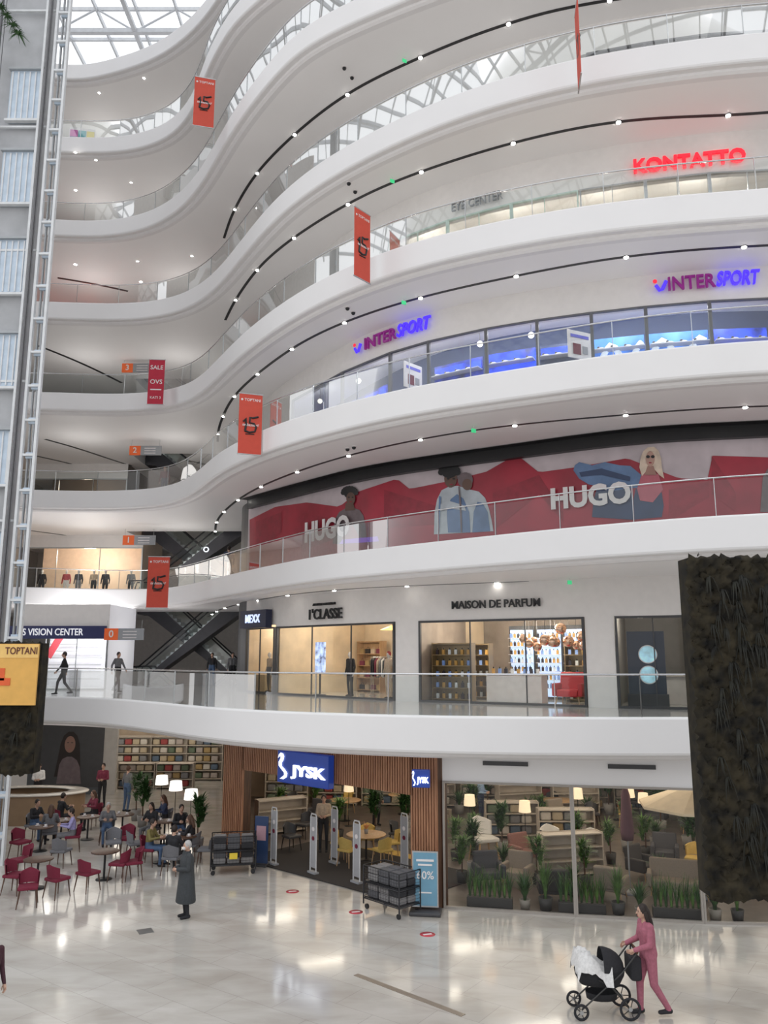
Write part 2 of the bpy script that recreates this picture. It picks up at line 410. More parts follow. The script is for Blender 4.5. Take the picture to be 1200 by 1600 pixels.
obj('poster_print',strippoly([(390,812),(430,792),(480,785),(530,792),(560,768),(620,748),(640,764),(700,752),(760,737),(800,714),(812,714),(842,738),(900,730),(980,716),(1060,747),(1108,750),(1112,712),(1250,716)],low,hugored,-.08).mesh('poster_print'),parent=par)
for tp,dd in (([(400,815),(440,800)],60),([(470,800),(525,812)],60),([(600,765),(680,790)],60),([(770,770),(842,742)],60),([(842,742),(880,800)],30),([(1045,765),(1108,752)],50),([(1112,712),(1150,770)],60)):
    obj('poster_print',strippoly(tp,[(tp[0][0],tp[0][1]+dd),(tp[1][0],tp[1][1]+dd*.5)],hugodk,-.09).mesh('poster_print'),parent=par)
skinp=M('poster_skin',(.50,.30,.24),.4); skind=M('poster_skin_dark',(.14,.075,.055),.4); denim=M('poster_denim',(.13,.22,.40),.4,noise=.12,ns=2); denimd=M('poster_navy',(.035,.06,.14),.4,noise=.1,ns=2); plight_=M('poster_light_denim',(.50,.55,.60),.4,noise=.1,ns=2); blonde=M('poster_blonde',(.72,.58,.46),.4,noise=.1); pgrey=M('poster_grey',(.17,.13,.14),.4,noise=.1); ppink=M('poster_pink',(.50,.12,.16),.4); pshade=M('poster_skin_shade',(.36,.19,.15),.4)
def fig(pts,m,off=-.10):
    cv=offs(F1,off); return obj('poster_figure',B().poly([on_curve(u,v,cv) for u,v in pts],m).mesh('poster_figure'),parent=par)
def ell(cx,cy,rx,ry,n=14): return [(cx+rx*math.cos(2*math.pi*k/n),cy+ry*math.sin(2*math.pi*k/n)) for k in range(n)]
def curls(cx,cy,r,m,off,n=9,s=.38):
    for k in range(n):
        t=math.pi*(1.0+k/(n-1)); fig(ell(cx+r*math.cos(t),cy+r*.75*math.sin(t),r*s,r*s,8),m,off-.001*k)
fig([(520,850),(521,826),(524,810),(530,800),(540,794),(552,793),(562,797),(568,806),(571,822),(573,845)],pgrey); fig([(539,798),(540,786),(552,786),(555,797)],skind,-.11); fig(ell(546,770,9,9,18),black,-.12); curls(546,770,10,black,-.121); fig(ell(548,779,7,10,16),skind,-.135); fig([(524,850),(526,820),(531,806),(533,850)],black,-.115)
fig(ell(545,777,1.6,1.2,8),black,-.14); fig(ell(551,777,1.6,1.2,8),black,-.14); fig(ell(548,784,2.4,1.0,8),hugodk,-.14)
fig([(678,835),(679,800),(683,780),(690,766),(702,760),(716,759),(730,764),(748,768),(758,778),(764,795),(768,812),(771,830)],plight_); fig([(700,832),(698,800),(704,780),(714,772),(724,779),(733,800),(735,832)],denim,-.11); fig([(738,832),(740,800),(746,784),(754,786),(762,800),(766,830)],denim,-.11); fig([(684,790),(700,782),(726,790),(728,798),(700,794),(686,800)],plight_,-.135)
fig([(716,760),(718,790),(720,832),(722,832),(721,790),(718,760)],pgrey,-.137); fig([(686,775),(684,832),(686,832),(689,776)],denim,-.137)
fig(ell(704,748,10,14,18),skind,-.12); fig(ell(702,738,12,9,18),black,-.13); curls(702,738,13,black,-.131); fig(ell(727,750,12,12,18),pgrey,-.125); fig(ell(730,757,8,9,14),skind,-.128)
fig(ell(700,748,2.4,1.4,8),black,-.145); fig(ell(709,748,2.4,1.4,8),black,-.145); fig(ell(705,757,3.2,1.2,8),hugodk,-.145)
fig([(988,812),(989,785),(993,765),(1000,755),(1014,752),(1028,757),(1034,770),(1037,790),(1034,808)],denimd); fig([(995,762),(1000,742),(1014,738),(1029,741),(1036,765),(1020,785),(1000,782)],ppink,-.11)
fig([(896,735),(898,727),(905,722),(925,727),(945,722),(968,727),(985,728),(1002,742),(996,762),(975,764),(955,768),(935,760),(920,757),(905,748)],denim,-.12); fig([(925,808),(927,785),(932,765),(960,760),(985,762),(990,785),(988,812)],denimd,-.115); fig([(905,738),(940,732),(985,745),(984,752),(940,742),(908,745)],denimd,-.128)
fig([(1003,744),(999,730),(1001,715),(1005,705),(1012,699),(1022,698),(1029,704),(1033,716),(1034,730),(1038,748),(1030,742),(1024,735),(1010,736)],blonde,-.12); fig(ell(1016,717,7,12,18),skinp,-.13); fig([(1012,728),(1021,728),(1026,742),(1007,742)],pshade,-.129)
fig(ell(1012.5,713.5,3.1,2.4,10),black,-.14); fig(ell(1020,713.5,3.1,2.4,10),black,-.14); fig(ell(1016,723,2.6,1.1,8),hugodk,-.14); fig([(1009,703),(1016,700),(1025,703),(1024,707),(1016,704),(1010,708)],blonde,-.142)
fig([(1188,800),(1190,770),(1192,745),(1200,732),(1215,735),(1215,800)],pgrey)
fig([(530,850),(535,843),(590,838),(592,846)],M('painted_violet_glow',(.25,.06,.7),.4,emit=.5,noise=.02),-.16)  # violet glow put in as an emissive patch, not a printed figure
wt=M('letter_white',(.80,.76,.76),.5)
for s_,ua,ub,vm,hp in (('HUGO',476,545,828,32),('HUGO',860,985,776,34)):
    cv=offs(F1,-.22); a=on_curve(ua,vm+4,cv); c=on_curve(ub,vm-4,cv); d=c-a; w=math.hypot(d.x,d.y); ang=math.atan2(d.y,d.x)
    me=textmesh(s_,1,wt,.01,.04); xs=[v.co.x for v in me.vertices]; zs=[v.co.z for v in me.vertices]
    t=on_curve(ua,vm-hp/2,cv).z-on_curve(ua,vm+hp/2,cv).z
    scalemesh(me,w/(max(xs)-min(xs)),t/(max(zs)-min(zs)))
    mid=(a+c)/2; obj('lettering',me,mid,ang,par)
b=B()
s1=wallpiece(b,F1,386,None,12.6,12.5,12.9,black,-.30); s2=offs(s1,.3); b.strip([(p.x,p.y,12.5) for p in s1],[(p.x,p.y,12.5) for p in s2],black)
s3=offs(s1,-.35); b.strip([(p.x,p.y,12.88) for p in s1],[(p.x,p.y,12.88) for p in s3],black)
struct('trim_9',b)
# level 3
z3=ZE[3]-.15; b=B(); wallpiece(b,F3,455,None,z3+2,16.4,17.4,wallw,0,.3); wallpiece(b,F3,None,455,z3+2,z3,17.4,wallw); struct('wall_right',b)
def glazed(F,us,z0,z1,zr,fr,nm):
    for u0,u1 in zip(us[:-1],us[1:]):
        shopfront(hitz(u0,zr,F),hitz(u1,zr,F),z0,z1,nm,fr,.05)
glazed(F3,[457,535,610,670,760,840,925,1010,1110,1230],z3,16.4,z3+2,M('frame_grey',(.14,.14,.15),.5),1)
bluep=M('blue_panel',(.02,.06,.85),.4,emit=1.2,noise=.5,ns=1.3); navy=M('navy_wall',(.07,.09,.17),.5); bluesoft=M('blue_soft',(.08,.24,.95),.4,emit=1.4,noise=.4,ns=.8); bluedim=M('blue_dim',(.02,.04,.35),.4,emit=.5,noise=.6,ns=1.6)
b=B(); wallpiece(b,F3,450,None,z3+2,z3,17.4,navy,3.2); struct('wall_back',b)
pan_u=[(465,525),(540,605),(680,755),(765,838),(845,920),(930,1008),(1015,1108),(1115,1200)]
Fi=offs(F3,1.9)
shoe=B().ball((0,0,.05),(.13,.05,.05),M('shoe_pale',(.75,.72,.7),.5),10,6).box((0,0,.015),(.26,.09,.03),wt).ball((-.07,0,.09),(.05,.045,.05),dark,8,5).mesh('sports_shoe')
for i,(a,c) in enumerate(pan_u):
    A=hitz(a,z3+1.7,Fi);D=hitz(c,z3+1.7,Fi); d=D-A; L=math.hypot(d.x,d.y); an=math.atan2(d.y,d.x)
    hh=2.5
    bd=B().box((L/2,0,hh/2),(L,.06,hh),bluep if i in (0,3,7) else (bluesoft if i in (5,6) else (bluedim if i in (1,2) else navy)))
    if i in (5,6): bd.tube([(L*(.05+.9*k/10),-.05,1.9+.35*math.sin(k*.9+i)) for k in range(11)],.10,M('cloud_light',(.75,.8,.9),.4,emit=.6),6)
    else: bd.box((L/2,-.04,hh-.25),(L*.96,.03,.3),bluep)
    sh=[('back_panel',bd.mesh('back_panel'))]
    for k in range(5): sh.append(('shelf',B().box((L/2,-.2,.35+.42*k),(L,.35,.03),M('shelf_grey',(.5,.5,.55),.4)).mesh('shelf')))
    place('shoe_display',sh,(A.x,A.y,z3),an,'bright blue illuminated shoe display wall with shelves','display shelf',group='blue shoe display walls')
    for k in range(1,5):
        for x in np.arange(.2,L-.1,.42):
            p=Vector((A.x,A.y,0))+Vector((math.cos(an),math.sin(an),0))*float(x)+Vector((math.sin(an),-math.cos(an),0))*.2
            obj('sports_shoe',shoe,(p.x,p.y,z3+.365+.42*k),an,label='pale sports shoe on blue display shelf',cat='shoe',group='sports shoes on display shelves')
for u in (480,570,640,720,800,880,980,1070,1160):
    p=hitz(u,z3+2,offs(F3,1.0)); plight((p.x,p.y,16.8),55,(.95,.95,1),.2)
bd=B().box((0,0,.45),(.9,.04,.9),wt).box((0,-.03,.72),(.7,.01,.1),M('print_blue',(.08,.08,.6),.5)).box((-.12,-.03,.3),(.3,.01,.35),redcloth).box((.2,-.03,.3),(.2,.01,.25),M('print_grey',(.3,.3,.32),.5))
pm=bd.mesh('wall_poster')
p=hitz(645,z3+1.9,offs(F3,.25)); obj('wall_poster',pm,(p.x,p.y,z3+1.2),.8,label='white sports shop promotional poster in window',cat='poster')
p=hitz(905,z3+1.9,offs(F3,.3)); obj('wall_poster',pm,(p.x,p.y,z3+1.3),.45,label='white promotional poster hanging inside shop window',cat='poster')
globe=[('lamp_shade',B().ball((0,0,-1.15),.10,softglow).mesh('lamp_shade')),('cord',B().cyl((0,0,0),(0,0,-1.05),.01,.01,black,6).mesh('cord'))]
for u in (500,560,750,830):
    p=hitz(u,16.2,offs(F3,.8)); place('pendant_lamp',globe,(p.x,p.y,17.4),0,'glowing globe pendant lamp in sports shop','lamp',group='globe pendant lamps')
violet=M('sign_violet',(.07,.03,.80),.4,emit=.9,noise=.01); redsign=M('sign_red',(.85,.02,.04),.4,emit=.9,noise=.01); redvio=M('sign_crimson',(.24,.01,.20),.4,emit=.3,noise=.01)
def signtext(s,ua,ub,z,hgt,F,m,off=-.15,shear=0,bold=.03):
    cv=offs(F,off); a=hitz(ua,z,cv); c=hitz(ub,z,cv); d=c-a; w=math.hypot(d.x,d.y); ang=math.atan2(d.y,d.x)
    me=textmesh(s,1,m,.04,bold,shear=shear); xs=[v.co.x for v in me.vertices]; zs=[v.co.z for v in me.vertices]
    xm=(max(xs)+min(xs))/2
    me.transform(Matrix.Translation((-xm,0,0)))
    scalemesh(me,w/(max(xs)-min(xs)),hgt/(max(zs)-min(zs))); return me,(a+c)/2,ang,w
for ua,um,ub in ((570,618,673),(1044,1117,1188)):
    me,l,an,w=signtext('INTER',ua,um+1,16.95,.42,F3,redvio,bold=.015); me2,l2,an2,w2=signtext('SPORT',um+2,ub,16.98,.46,F3,violet,shear=.25,bold=.02)
    e=obj('shop_sign',None,l,0,label='illuminated blue and crimson letter sign on white fascia',cat='sign',group='sports shop letter signs')
    obj('lettering',me,(0,0,0),an,e); obj('lettering',me2,l2-l,an2,e)
    cv=offs(F3,-.15); q=hitz(ua-11,16.95,cv); d=q-l
    obj('emblem_tick',B().tube([(-.15,0,.02),(-.05,0,-.15),(.03,0,-.12),(.15,0,.13)],.055,violet).mesh('emblem_tick'),d,an,e)
    obj('emblem_dot',B().ball((-.17,0,.15),(.065,.04,.065),redsign).mesh('emblem_dot'),d,an,e)
# level 4
z4=ZE[4]-.15; b=B()
wallpiece(b,F3,None,607,z4+1.5,z4,21.9,wallw); wallpiece(b,F3,607,None,z4+1.5,z4+2.3,21.9,wallw,0,.3); struct('wall_right',b)
palegreen=M('pale_green_frame',(.55,.68,.62),.4)
glazed(F3,[608,700,800,905],z4,z4+2.3,z4+1.5,palegreen,2); glazed(F3,[907,1010,1110,1230],z4,z4+2.3,z4+1.5,steel,2)
b=B(); wallpiece(b,F3,600,None,z4+1.5,z4,21.9,M('beige_back',(.60,.52,.44),.5),4); struct('wall_back',b)
for u in (660,800,950,1100): p=hitz(u,z4+1.5,offs(F3,2)); plight((p.x,p.y,21.0),60,(1,.9,.78))
me,l,an,w=signtext('KONTATTO',990,1165,z4+2.7,.48,F3,redsign); obj('shop_sign',me,l,an,label='glowing red letter sign on white wall',cat='sign')
me,l,an,w=signtext('EYE CENTER',706,785,z4+2.6,.3,F3,grey,bold=.0); obj('shop_sign',me,l,an,label='small grey metal letter sign on white wall',cat='sign')
for n in (5,6,7):
    z=ZE[n]-.15; zt=ZE[n+1]-1; b=B()
    if n==5:
        wallpiece(b,F3,None,905,z+1.5,z,zt,wallw); wallpiece(b,F3,905,None,z+1.5,z+2.6,zt,wallw,0,.3)
        glazed(F3,[918,1010,1110,1230],z,z+2.6,z+1.5,dark,2); wallpiece(b,F3,905,None,z+1.5,z,zt,dark,4)
    else: wallpiece(b,F3,None,None,z+1.5,z,zt,wallw)
    struct('wall_right',b)
def flatsign(s,ua,ub,vm,h,m,F=F1,off=-.1,label='',bold=.015):
    cv=offs(F,off); a=on_curve(ua,vm,cv); c=on_curve(ub,vm,cv); d=c-a; w=math.hypot(d.x,d.y); ang=math.atan2(d.y,d.x)
    me=textmesh(s,1,m,.03,bold); xs=[v.co.x for v in me.vertices]; zs=[v.co.z for v in me.vertices]
    scalemesh(me,w/(max(xs)-min(xs)),h/(max(zs)-min(zs))); mid=(a+c)/2; mid.z=(a.z+c.z)/2
    return obj('shop_sign',me,mid,ang,label=label,cat='sign')
flatsign('MAISON DE PARFUM',706,844,944,.27,black,label='black capital letter sign above perfume shop')
flatsign("1'CLASSE",482,533,960,.42,black,label='black condensed letter sign above boutique')
flatsign("ALVIERO MARTINI",489,524,944,.1,black,off=-.16,label='small black letter line above boutique sign',bold=.01)
Pc,angc,Lc=SH['corner']; q=Pc(Lc/2,-.25,7.55)
e=place('shop_sign',[('sign_board',B().box((0,0,0),(Lc*.9,.3,.75),M('navy_board',(.01,.015,.05),.3)).mesh('sign_board'))],q,angc,'dark navy box sign with white outlined letters','sign')
obj('lettering',scalemesh(textmesh('MEXX',.5,M('letter_glow',(.6,.7,1),.4,emit=1.0),.02,.01),.9,1),(0,-.17,0),0,e)
b=B(); bk=M('rear_wall',(.66,.62,.59),.6)
b.poly([(-30,54,0),(-7,54,0),(-7,54,38),(-30,54,38)],bk); b.poly([(-23.5,30,0),(-23.5,54,0),(-23.5,54,38),(-23.5,30,38)],bk); struct('wall_left',b)
# skylight
sf=M('skylight_steel',(.6,.62,.65),.4)
b=B()
for x in np.arange(-40,31,2.2): b.box((x,12,41),(.10,90,.28),sf)
for y in np.arange(-32,58,2.2): b.box((-5,y,41),(72,.10,.2),sf)
for x in np.arange(-40,31,8.8): b.box((x,12,39.6),(.22,90,.22),sf)
for y in np.arange(-32,58,8.8):
    b.box((-5,y,39.6),(72,.25,.25),sf)
    for x in np.arange(-40,28,4.4): b.cyl((x,y,39.6),(x+2.2,y,41),.06,.06,sf,5); b.cyl((x+2.2,y,41),(x+4.4,y,39.6),.06,.06,sf,5)
struct('window_%d'%90,b)
# ---------------------------------------------------------------- ground shop
A_=Vector((-5.0,26.3)); Bp=Vector((1.3,20.6))
def onl(u,zr=-3):
    k=(u-600)/FP; d=Bp-A_
    t=(k*(C*A_.y+S*zr)-A_.x)/(d.x-k*C*d.y); return A_+d*t
p1=onl(382);p2=onl(645)
def slats(bd,a,c,z0,z1,dep=.3):
    d=c-a; L=d.length; ang=math.atan2(d.y,d.x); n=Vector((-d.y,d.x)).normalized(); mid=(a+c)/2+n*dep/2
    bd.box((mid.x,mid.y,(z0+z1)/2),(L,dep,z1-z0),darkwood,ang)
    k=int(L/.085)
    for i in range(k+1):
        q=a+d*(i/max(1,k))-n*.03; bd.box((q.x,q.y,(z0+z1)/2),(.055,.06,z1-z0),woodslat,ang)
b=B(); slats(b,A_,p1,0,3.59); slats(b,p2,Bp,0,3.59,.4); slats(b,p1,p2,2.55,3.59); struct('wall_front',b)
b=B(); slats(b,Vector((-6.9,36.5)),A_,0,3.59,.2); struct('wall_left',b)
Gc=[Vector(p) for p in ((1.45,20.75),(4.5,20.1),(7.3,19.6),(10,19.4),(14,19.5))]
for i in range(4): shopfront(Gc[i],Gc[i+1],0,2.95,1,M('taupe_frame',(.35,.32,.29),.4),.05)
b=B()
for i in range(4):
    a,c=Gc[i],Gc[i+1]; b.poly([(a.x,a.y,2.95),(c.x,c.y,2.95),(c.x,c.y,3.6),(a.x,a.y,3.6)],white)
    m=(a+c)/2; an=math.atan2(c.y-a.y,c.x-a.x)
    b.box((m.x,m.y-.02,3.4),(1.1,.03,.1),dark,an)
struct('wall_front',b)
b=B(); wl=M('shop_wall_warm',(.50,.40,.30),.6,noise=.15,ns=1)
b.poly([(-6.9,36.5,0),(16,34,0),(16,34,3.6),(-6.9,36.5,3.6)],wl); b.poly([(16,19.5,0),(16,34,0),(16,34,3.6),(16,19.5,3.6)],wl); struct('wall_back',b)
shopfl=M('shop_floor',(.14,.115,.10),.35,noise=.15,ns=2)
b=B(); b.poly([(p.x,p.y,.012) for p in [A_,p1,p2,Bp]+Gc]+[(15.9,19.6,.012),(15.9,34,.012),(-6.8,36.4,.012)],shopfl); struct('floor',b)
rug=M('door_mat',(.035,.03,.028),.95,ns=40)
pa,ang,Lj=frame_(p1,p2)
b=B(); q=[pa(.1,-.2),pa(Lj-.1,-.2),pa(Lj-.1,3.2),pa(.1,3.2)]; b.prism([(k.x,k.y) for k in q],.013,.03,rug)
obj('door_mat',b.mesh('door_mat'),label='wide dark entrance mat at furniture shop doorway',cat='mat')
strip_me=B().box((0,0,0),(1.5,.10,.05),M('fixture_glow',(1,.92,.78),.4,emit=12)).mesh('ceiling_fixture')
for x,y in ((-4,32),(-2,27.5),(0,31),(1.5,25),(3,29),(4,23),(6,26),(7,30),(7.5,22.5),(10,24),(10,28),(12,22)):
    obj('ceiling_fixture',strip_me,(x,y,3.57),.4,label='glowing warm linear ceiling light in shop',cat='light',group='shop linear ceiling lights')
    plight((x,y,2.6),50,(1,.86,.68),1.5)
blu=M('sign_blue',(.01,.035,.22),.3,emit=.5); wglow=M('sign_white_glow',(.85,.92,1),.4,emit=2.0,noise=.01)
def jysk(loc,ang,w,h,dep):
    e=place('shop_sign',[('sign_board',B().box((0,0,0),(w,dep,h),blu).mesh('sign_board',.02))],loc,ang,'blue illuminated box sign with white goose emblem and letters','sign',group='blue furniture shop signs')
    me=textmesh('JYSK',1,wglow,.03,.025); xs=[v.co.x for v in me.vertices]; zs=[v.co.z for v in me.vertices]
    scalemesh(me,w*.66/(max(xs)-min(xs)),h*.44/(max(zs)-min(zs))); obj('lettering',me,(w*.13,-dep/2-.02,-.08*h),0,e)
    y=-dep/2-.03
    P_=[(-.475,.26),(-.455,.38),(-.42,.44),(-.37,.42),(-.345,.34),(-.36,.22),(-.395,.12),(-.39,.02),(-.33,-.06),(-.275,-.18),(-.29,-.30),(-.35,-.38),(-.43,-.38),(-.385,-.32),(-.34,-.25),(-.345,-.17),(-.40,-.08),(-.455,.02),(-.46,.14),(-.425,.25),(-.415,.33),(-.44,.32)]
    obj('emblem',B().poly([(a*w,y,c*h) for a,c in P_],wglow).mesh('emblem'),parent=e)
a=onl(445,-3.1);c=onl(527,-3.1); m=(a+c)/2; w=(c-a).length*.97; nrm=Vector((Bp-A_).normalized()); nn=Vector((nrm.y,-nrm.x))
angj=math.atan2(nrm.y,nrm.x)
jysk((m.x+nn.x*.2,m.y+nn.y*.2,2.86),angj,w,.88,.22)
q=onl(676,-3.0); jysk((q.x+nn.x*.45,q.y+nn.y*.45,3.06),math.radians(-12),.44,.42,.12)
# ---------------------------------------------------------------- prototypes
def chair_proto(mat,legm):
    seat=B().box((0,0,.45),(.46,.46,.08),mat).mesh('seat',.03,3)
    bk=B()
    A=[];D=[]
    for k in range(9):
        t=math.radians(20+140*k/8); A.append((.25*math.cos(t),.04+.2*math.sin(t),.50)); D.append((.26*math.cos(t),.06+.23*math.sin(t),.84-.10*abs(k-4)/4))
    A2=[(x*.86,y-.02,z) for x,y,z in A];D2=[(x*.86,y-.02,z) for x,y,z in D]
    bk.strip(A,D,mat,True); bk.strip(A2,D2,mat,True); bk.strip(D,D2,mat,True); bk.strip(A,A2,mat,True)
    leg=lambda sx,sy:B().cyl((sx*.18,sy*.18,.42),(sx*.23,sy*.23,0),.02,.012,legm,8).mesh('leg')
    return [('seat',seat),('backrest',bk.mesh('backrest'))]+[('leg',leg(x,y)) for x in(-1,1) for y in(-1,1)]
redchair=chair_proto(redcloth,darkwood); greychair=chair_proto(M('grey_fabric',(.17,.17,.185),.85,ns=30),darkwood); yelchair=chair_proto(M('rattan_yellow',(.60,.42,.12),.7,ns=30),lightwood); whitechair=chair_proto(M('shell_white',(.72,.70,.66),.4),lightwood); blackchair=chair_proto(dark,black)
def table_proto(topm,r=.36,h=.74,legm=None):
    legm=legm or black
    return [('tabletop',B().lathe([(0,h),(r-.02,h),(r,h-.012),(r-.01,h-.035),(0,h-.035)],topm,n=24).mesh('tabletop')),('pedestal',B().cyl((0,0,.03),(0,0,h-.035),.03,.03,legm,10).mesh('pedestal')),('base',B().lathe([(0,.0),(.22,0),(.21,.02),(.04,.04),(0,.04)],legm).mesh('base'))]
dtable=table_proto(darkwood,.38); btable=table_proto(lightwood,.6)
def armchair_proto(m,w=.6):
    return [('seat',B().box((0,-.02,.33),(w,.62,.2),m).mesh('seat',.05,3)),('backrest',B().box((0,.3,.6),(w+.14,.16,.6),m,R=Matrix.Rotation(-.2,3,'X')).mesh('backrest',.06,3)),('armrest',B().box((-w/2-.07,0,.42),(.13,.66,.36),m).mesh('armrest',.05,3)),('armrest',B().box((w/2+.07,0,.42),(.13,.66,.36),m).mesh('armrest',.05,3))]+[('leg',B().cyl((x*w/2,y*.25,.24),(x*(w/2+.04),y*.3,0),.022,.014,lightwood,8).mesh('leg')) for x in(-1,1) for y in(-1,1)]
fch=M('charcoal_fabric',(.08,.08,.09),.9,ns=30); fbe=M('beige_fabric',(.30,.25,.20),.9,ns=30); fro=M('rose_fabric',(.28,.14,.12),.9,ns=30)
greyarm=armchair_proto(fch); beigearm=armchair_proto(fbe); rosearm=armchair_proto(fro); sofa=armchair_proto(fbe,1.4)
def blades(bd,m,c,n,h,spread,w=.03,droop=.5,seed=0):
    rnd=random.Random(seed)
    for i in range(n):
        t=rnd.uniform(0,6.283); hh=h*rnd.uniform(.6,1.05); sp=spread*rnd.uniform(.3,1); d=Vector((math.cos(t),math.sin(t),0)); sd=Vector((-d.y,d.x,0))*w
        pts=[]
        for k in range(5):
            f=k/4; z=hh*(f-droop*f*f*sp/spread*.8); pts.append(Vector(c)+d*(sp*f*f+.02)+Vector((0,0,z)))
        L=[p-sd*(1-.9*(k/4)**2) for k,p in enumerate(pts)];R=[p+sd*(1-.9*(k/4)**2) for k,p in enumerate(pts)]
        bd.strip(L,R,m,True)
    return bd
leafg=M('leaf_green',(.045,.12,.03),.5,noise=.3,ns=6); leafy=M('leaf_light',(.10,.21,.045),.5,noise=.3,ns=6)
def plant_proto(h,spread,pot,m,n=40,w=.03,r=.17,ph=.35,seed=1,trunk=False):
    ps=[('pot',B().lathe([(0,0),(r*.75,0),(r,ph),(r*.9,ph),(r*.88,ph-.04),(0,ph-.04)],pot,n=16).mesh('pot'))]
    if trunk:
        ps.append(('trunk',B().cyl((0,0,ph-.05),(.03,0,h*.65),.025,.018,darkwood,7).mesh('trunk')))
        bd=B(); rnd=random.Random(seed)
        for k in range(9): blades(bd,m,(rnd.uniform(-.12,.12),rnd.uniform(-.12,.12),h*rnd.uniform(.35,.75)),n//6,h*.35,spread,w,.9,seed+k)
        ps.append(('foliage',bd.mesh('foliage')))
    else: ps.append(('foliage',blades(B(),m,(0,0,ph-.05),n,h,spread,w,.5,seed).mesh('foliage')))
    return ps
potw=M('pot_grey',(.26,.25,.24),.6); pott=M('pot_dark',(.045,.042,.04),.6); pottc=M('pot_beige',(.28,.25,.21),.5)
grass=plant_proto(1.0,.28,pott,leafy,90,.012,.15,.24,2); grass2=plant_proto(.8,.38,pottc,leafg,90,.02,.13,.2,12); bush=plant_proto(1.9,.5,potw,leafg,130,.04,.2,.4,3,True); fern=plant_proto(.7,.55,potw,leafg,60,.03,.2,.35,4); bush2=plant_proto(1.5,.42,pott,leafy,110,.03,.18,.35,21,True)
tg=B().box((0,0,.11),(1.1,.26,.22),pott).mesh('trough',.015); tf=B()
for k in range(9): blades(tf,leafy if k%2 else leafg,(-.48+.12*k,0,.18),22,.92,.26,.012,.35,50+k)
trough=[('trough',tg),('foliage',tf.mesh('foliage'))]
def lamp_proto(h,r,sh=softglow):
    return [('base',B().lathe([(0,0),(.15,0),(.14,.02),(0,.03)],black).mesh('base')),('pole',B().cyl((0,0,.02),(0,0,h-.1),.012,.012,black,8).mesh('pole')),('lamp_shade',B().lathe([(r*.85,h),(r,h-.32)],sh,n=20).lathe([(0,h),(r*.85,h)],sh,n=20).mesh('lamp_shade'))]
whiteshade=M('shade_white',(.95,.93,.86),.5,emit=1.2); warmshade=M('shade_warm',(.85,.68,.45),.5,emit=.8)
flamp=lamp_proto(1.6,.24,whiteshade); wlamp=lamp_proto(1.5,.18,warmshade)
def shelf_proto(w,h,d,n,m):
    ps=[('side_panel',B().box((x*(w/2-.015),0,h/2),(.03,d,h),m).mesh('side_panel')) for x in(-1,1)]
    ps.append(('back_panel',B().box((0,d/2-.01,h/2),(w-.06,.02,h),m).mesh('back_panel')))
    for k in range(n): ps.append(('shelf',B().box((0,-.01,.08+(h-.12)*k/(n-1)),(w-.06,d-.02,.03),m).mesh('shelf')))
    return ps
shelfw=M('shelf_white',(.52,.46,.39),.5)
shelf=shelf_proto(1.8,2.1,.42,6,shelfw); lowshelf=shelf_proto(1.8,1.15,.42,4,shelfw)
cushc=[M('cushion_%d'%i,c,.9,ns=20) for i,c in enumerate([(.30,.06,.06),(.42,.35,.25),(.10,.14,.20),(.52,.48,.43),(.34,.24,.11),(.11,.15,.10),(.20,.20,.21),(.38,.33,.30)])]
cush=[B().box((0,0,.14),(.34,.26,.26),m).mesh('cushion',.07,3) for m in cushc]
def fillshelf(loc,rz,w,h,n,label='coloured folded cushion on white shop shelf',grp='cushions on shop shelves',cat='cushion'):
    Rz=Matrix.Rotation(rz,3,'Z')
    for k in range(n-1):
        zz=.08+(h-.12)*k/(n-1)+.016
        x=-w/2+.25
        while x<w/2-.2:
            q=Vector(loc)+Rz@Vector((x,-.02,0)); s_=min(1,((h-.12)/(n-1)-.03)/.28)
            obj(cat,random.choice(cush),(q.x,q.y,loc[2]+zz),rz,label=label,cat=cat,group=grp,sc=s_); x+=.38
# ---------------------------------------------------------------- people
skinA=M('skin_light',(.55,.34,.25),.55,noise=.05,ns=20); eyeM=M('eye_dark',(.03,.02,.02),.2); lipM=M('lip_rose',(.45,.14,.13),.5)
def cl(name,c): return M('cloth_'+name,c,.85,noise=.08,ns=25)
cblack=cl('black',(.02,.02,.024)); cgrey=cl('grey',(.16,.16,.17)); cpink=cl('pink',(.40,.13,.18)); cwhite=cl('white',(.7,.69,.68)); cnavy=cl('navy',(.03,.045,.1)); colive=cl('olive',(.2,.17,.06)); cred=cl('red',(.45,.03,.04)); clav=cl('lavender',(.36,.33,.6)); cblue=cl('light_blue',(.3,.42,.62)); cjean=cl('denim',(.07,.12,.22)); cburg=cl('burgundy',(.2,.03,.06)); ccoat=cl('charcoal',(.045,.05,.055)); cbeige=cl('beige',(.5,.4,.3))
hairB=M('hair_dark',(.025,.015,.012),.6,noise=.2,ns=40); hairG=M('hair_grey',(.45,.44,.43),.6,noise=.15,ns=40); hairBr=M('hair_brown',(.10,.05,.03),.6,noise=.2,ns=40)
BASE=dict(pel=(0,0,.95),wai=(0,0,1.10),che=(0,0,1.30),nec=(0,.01,1.46),hea=(0,-.02,1.60),
 sL=(-.17,0,1.40),sR=(.17,0,1.40),eL=(-.23,.03,1.12),eR=(.23,.03,1.12),wL=(-.24,-.05,.88),wR=(.24,-.05,.88),
 hL=(-.09,0,.92),hR=(.09,0,.92),kL=(-.10,-.02,.50),kR=(.10,-.02,.50),aL=(-.10,.03,.085),aR=(.10,.03,.085))
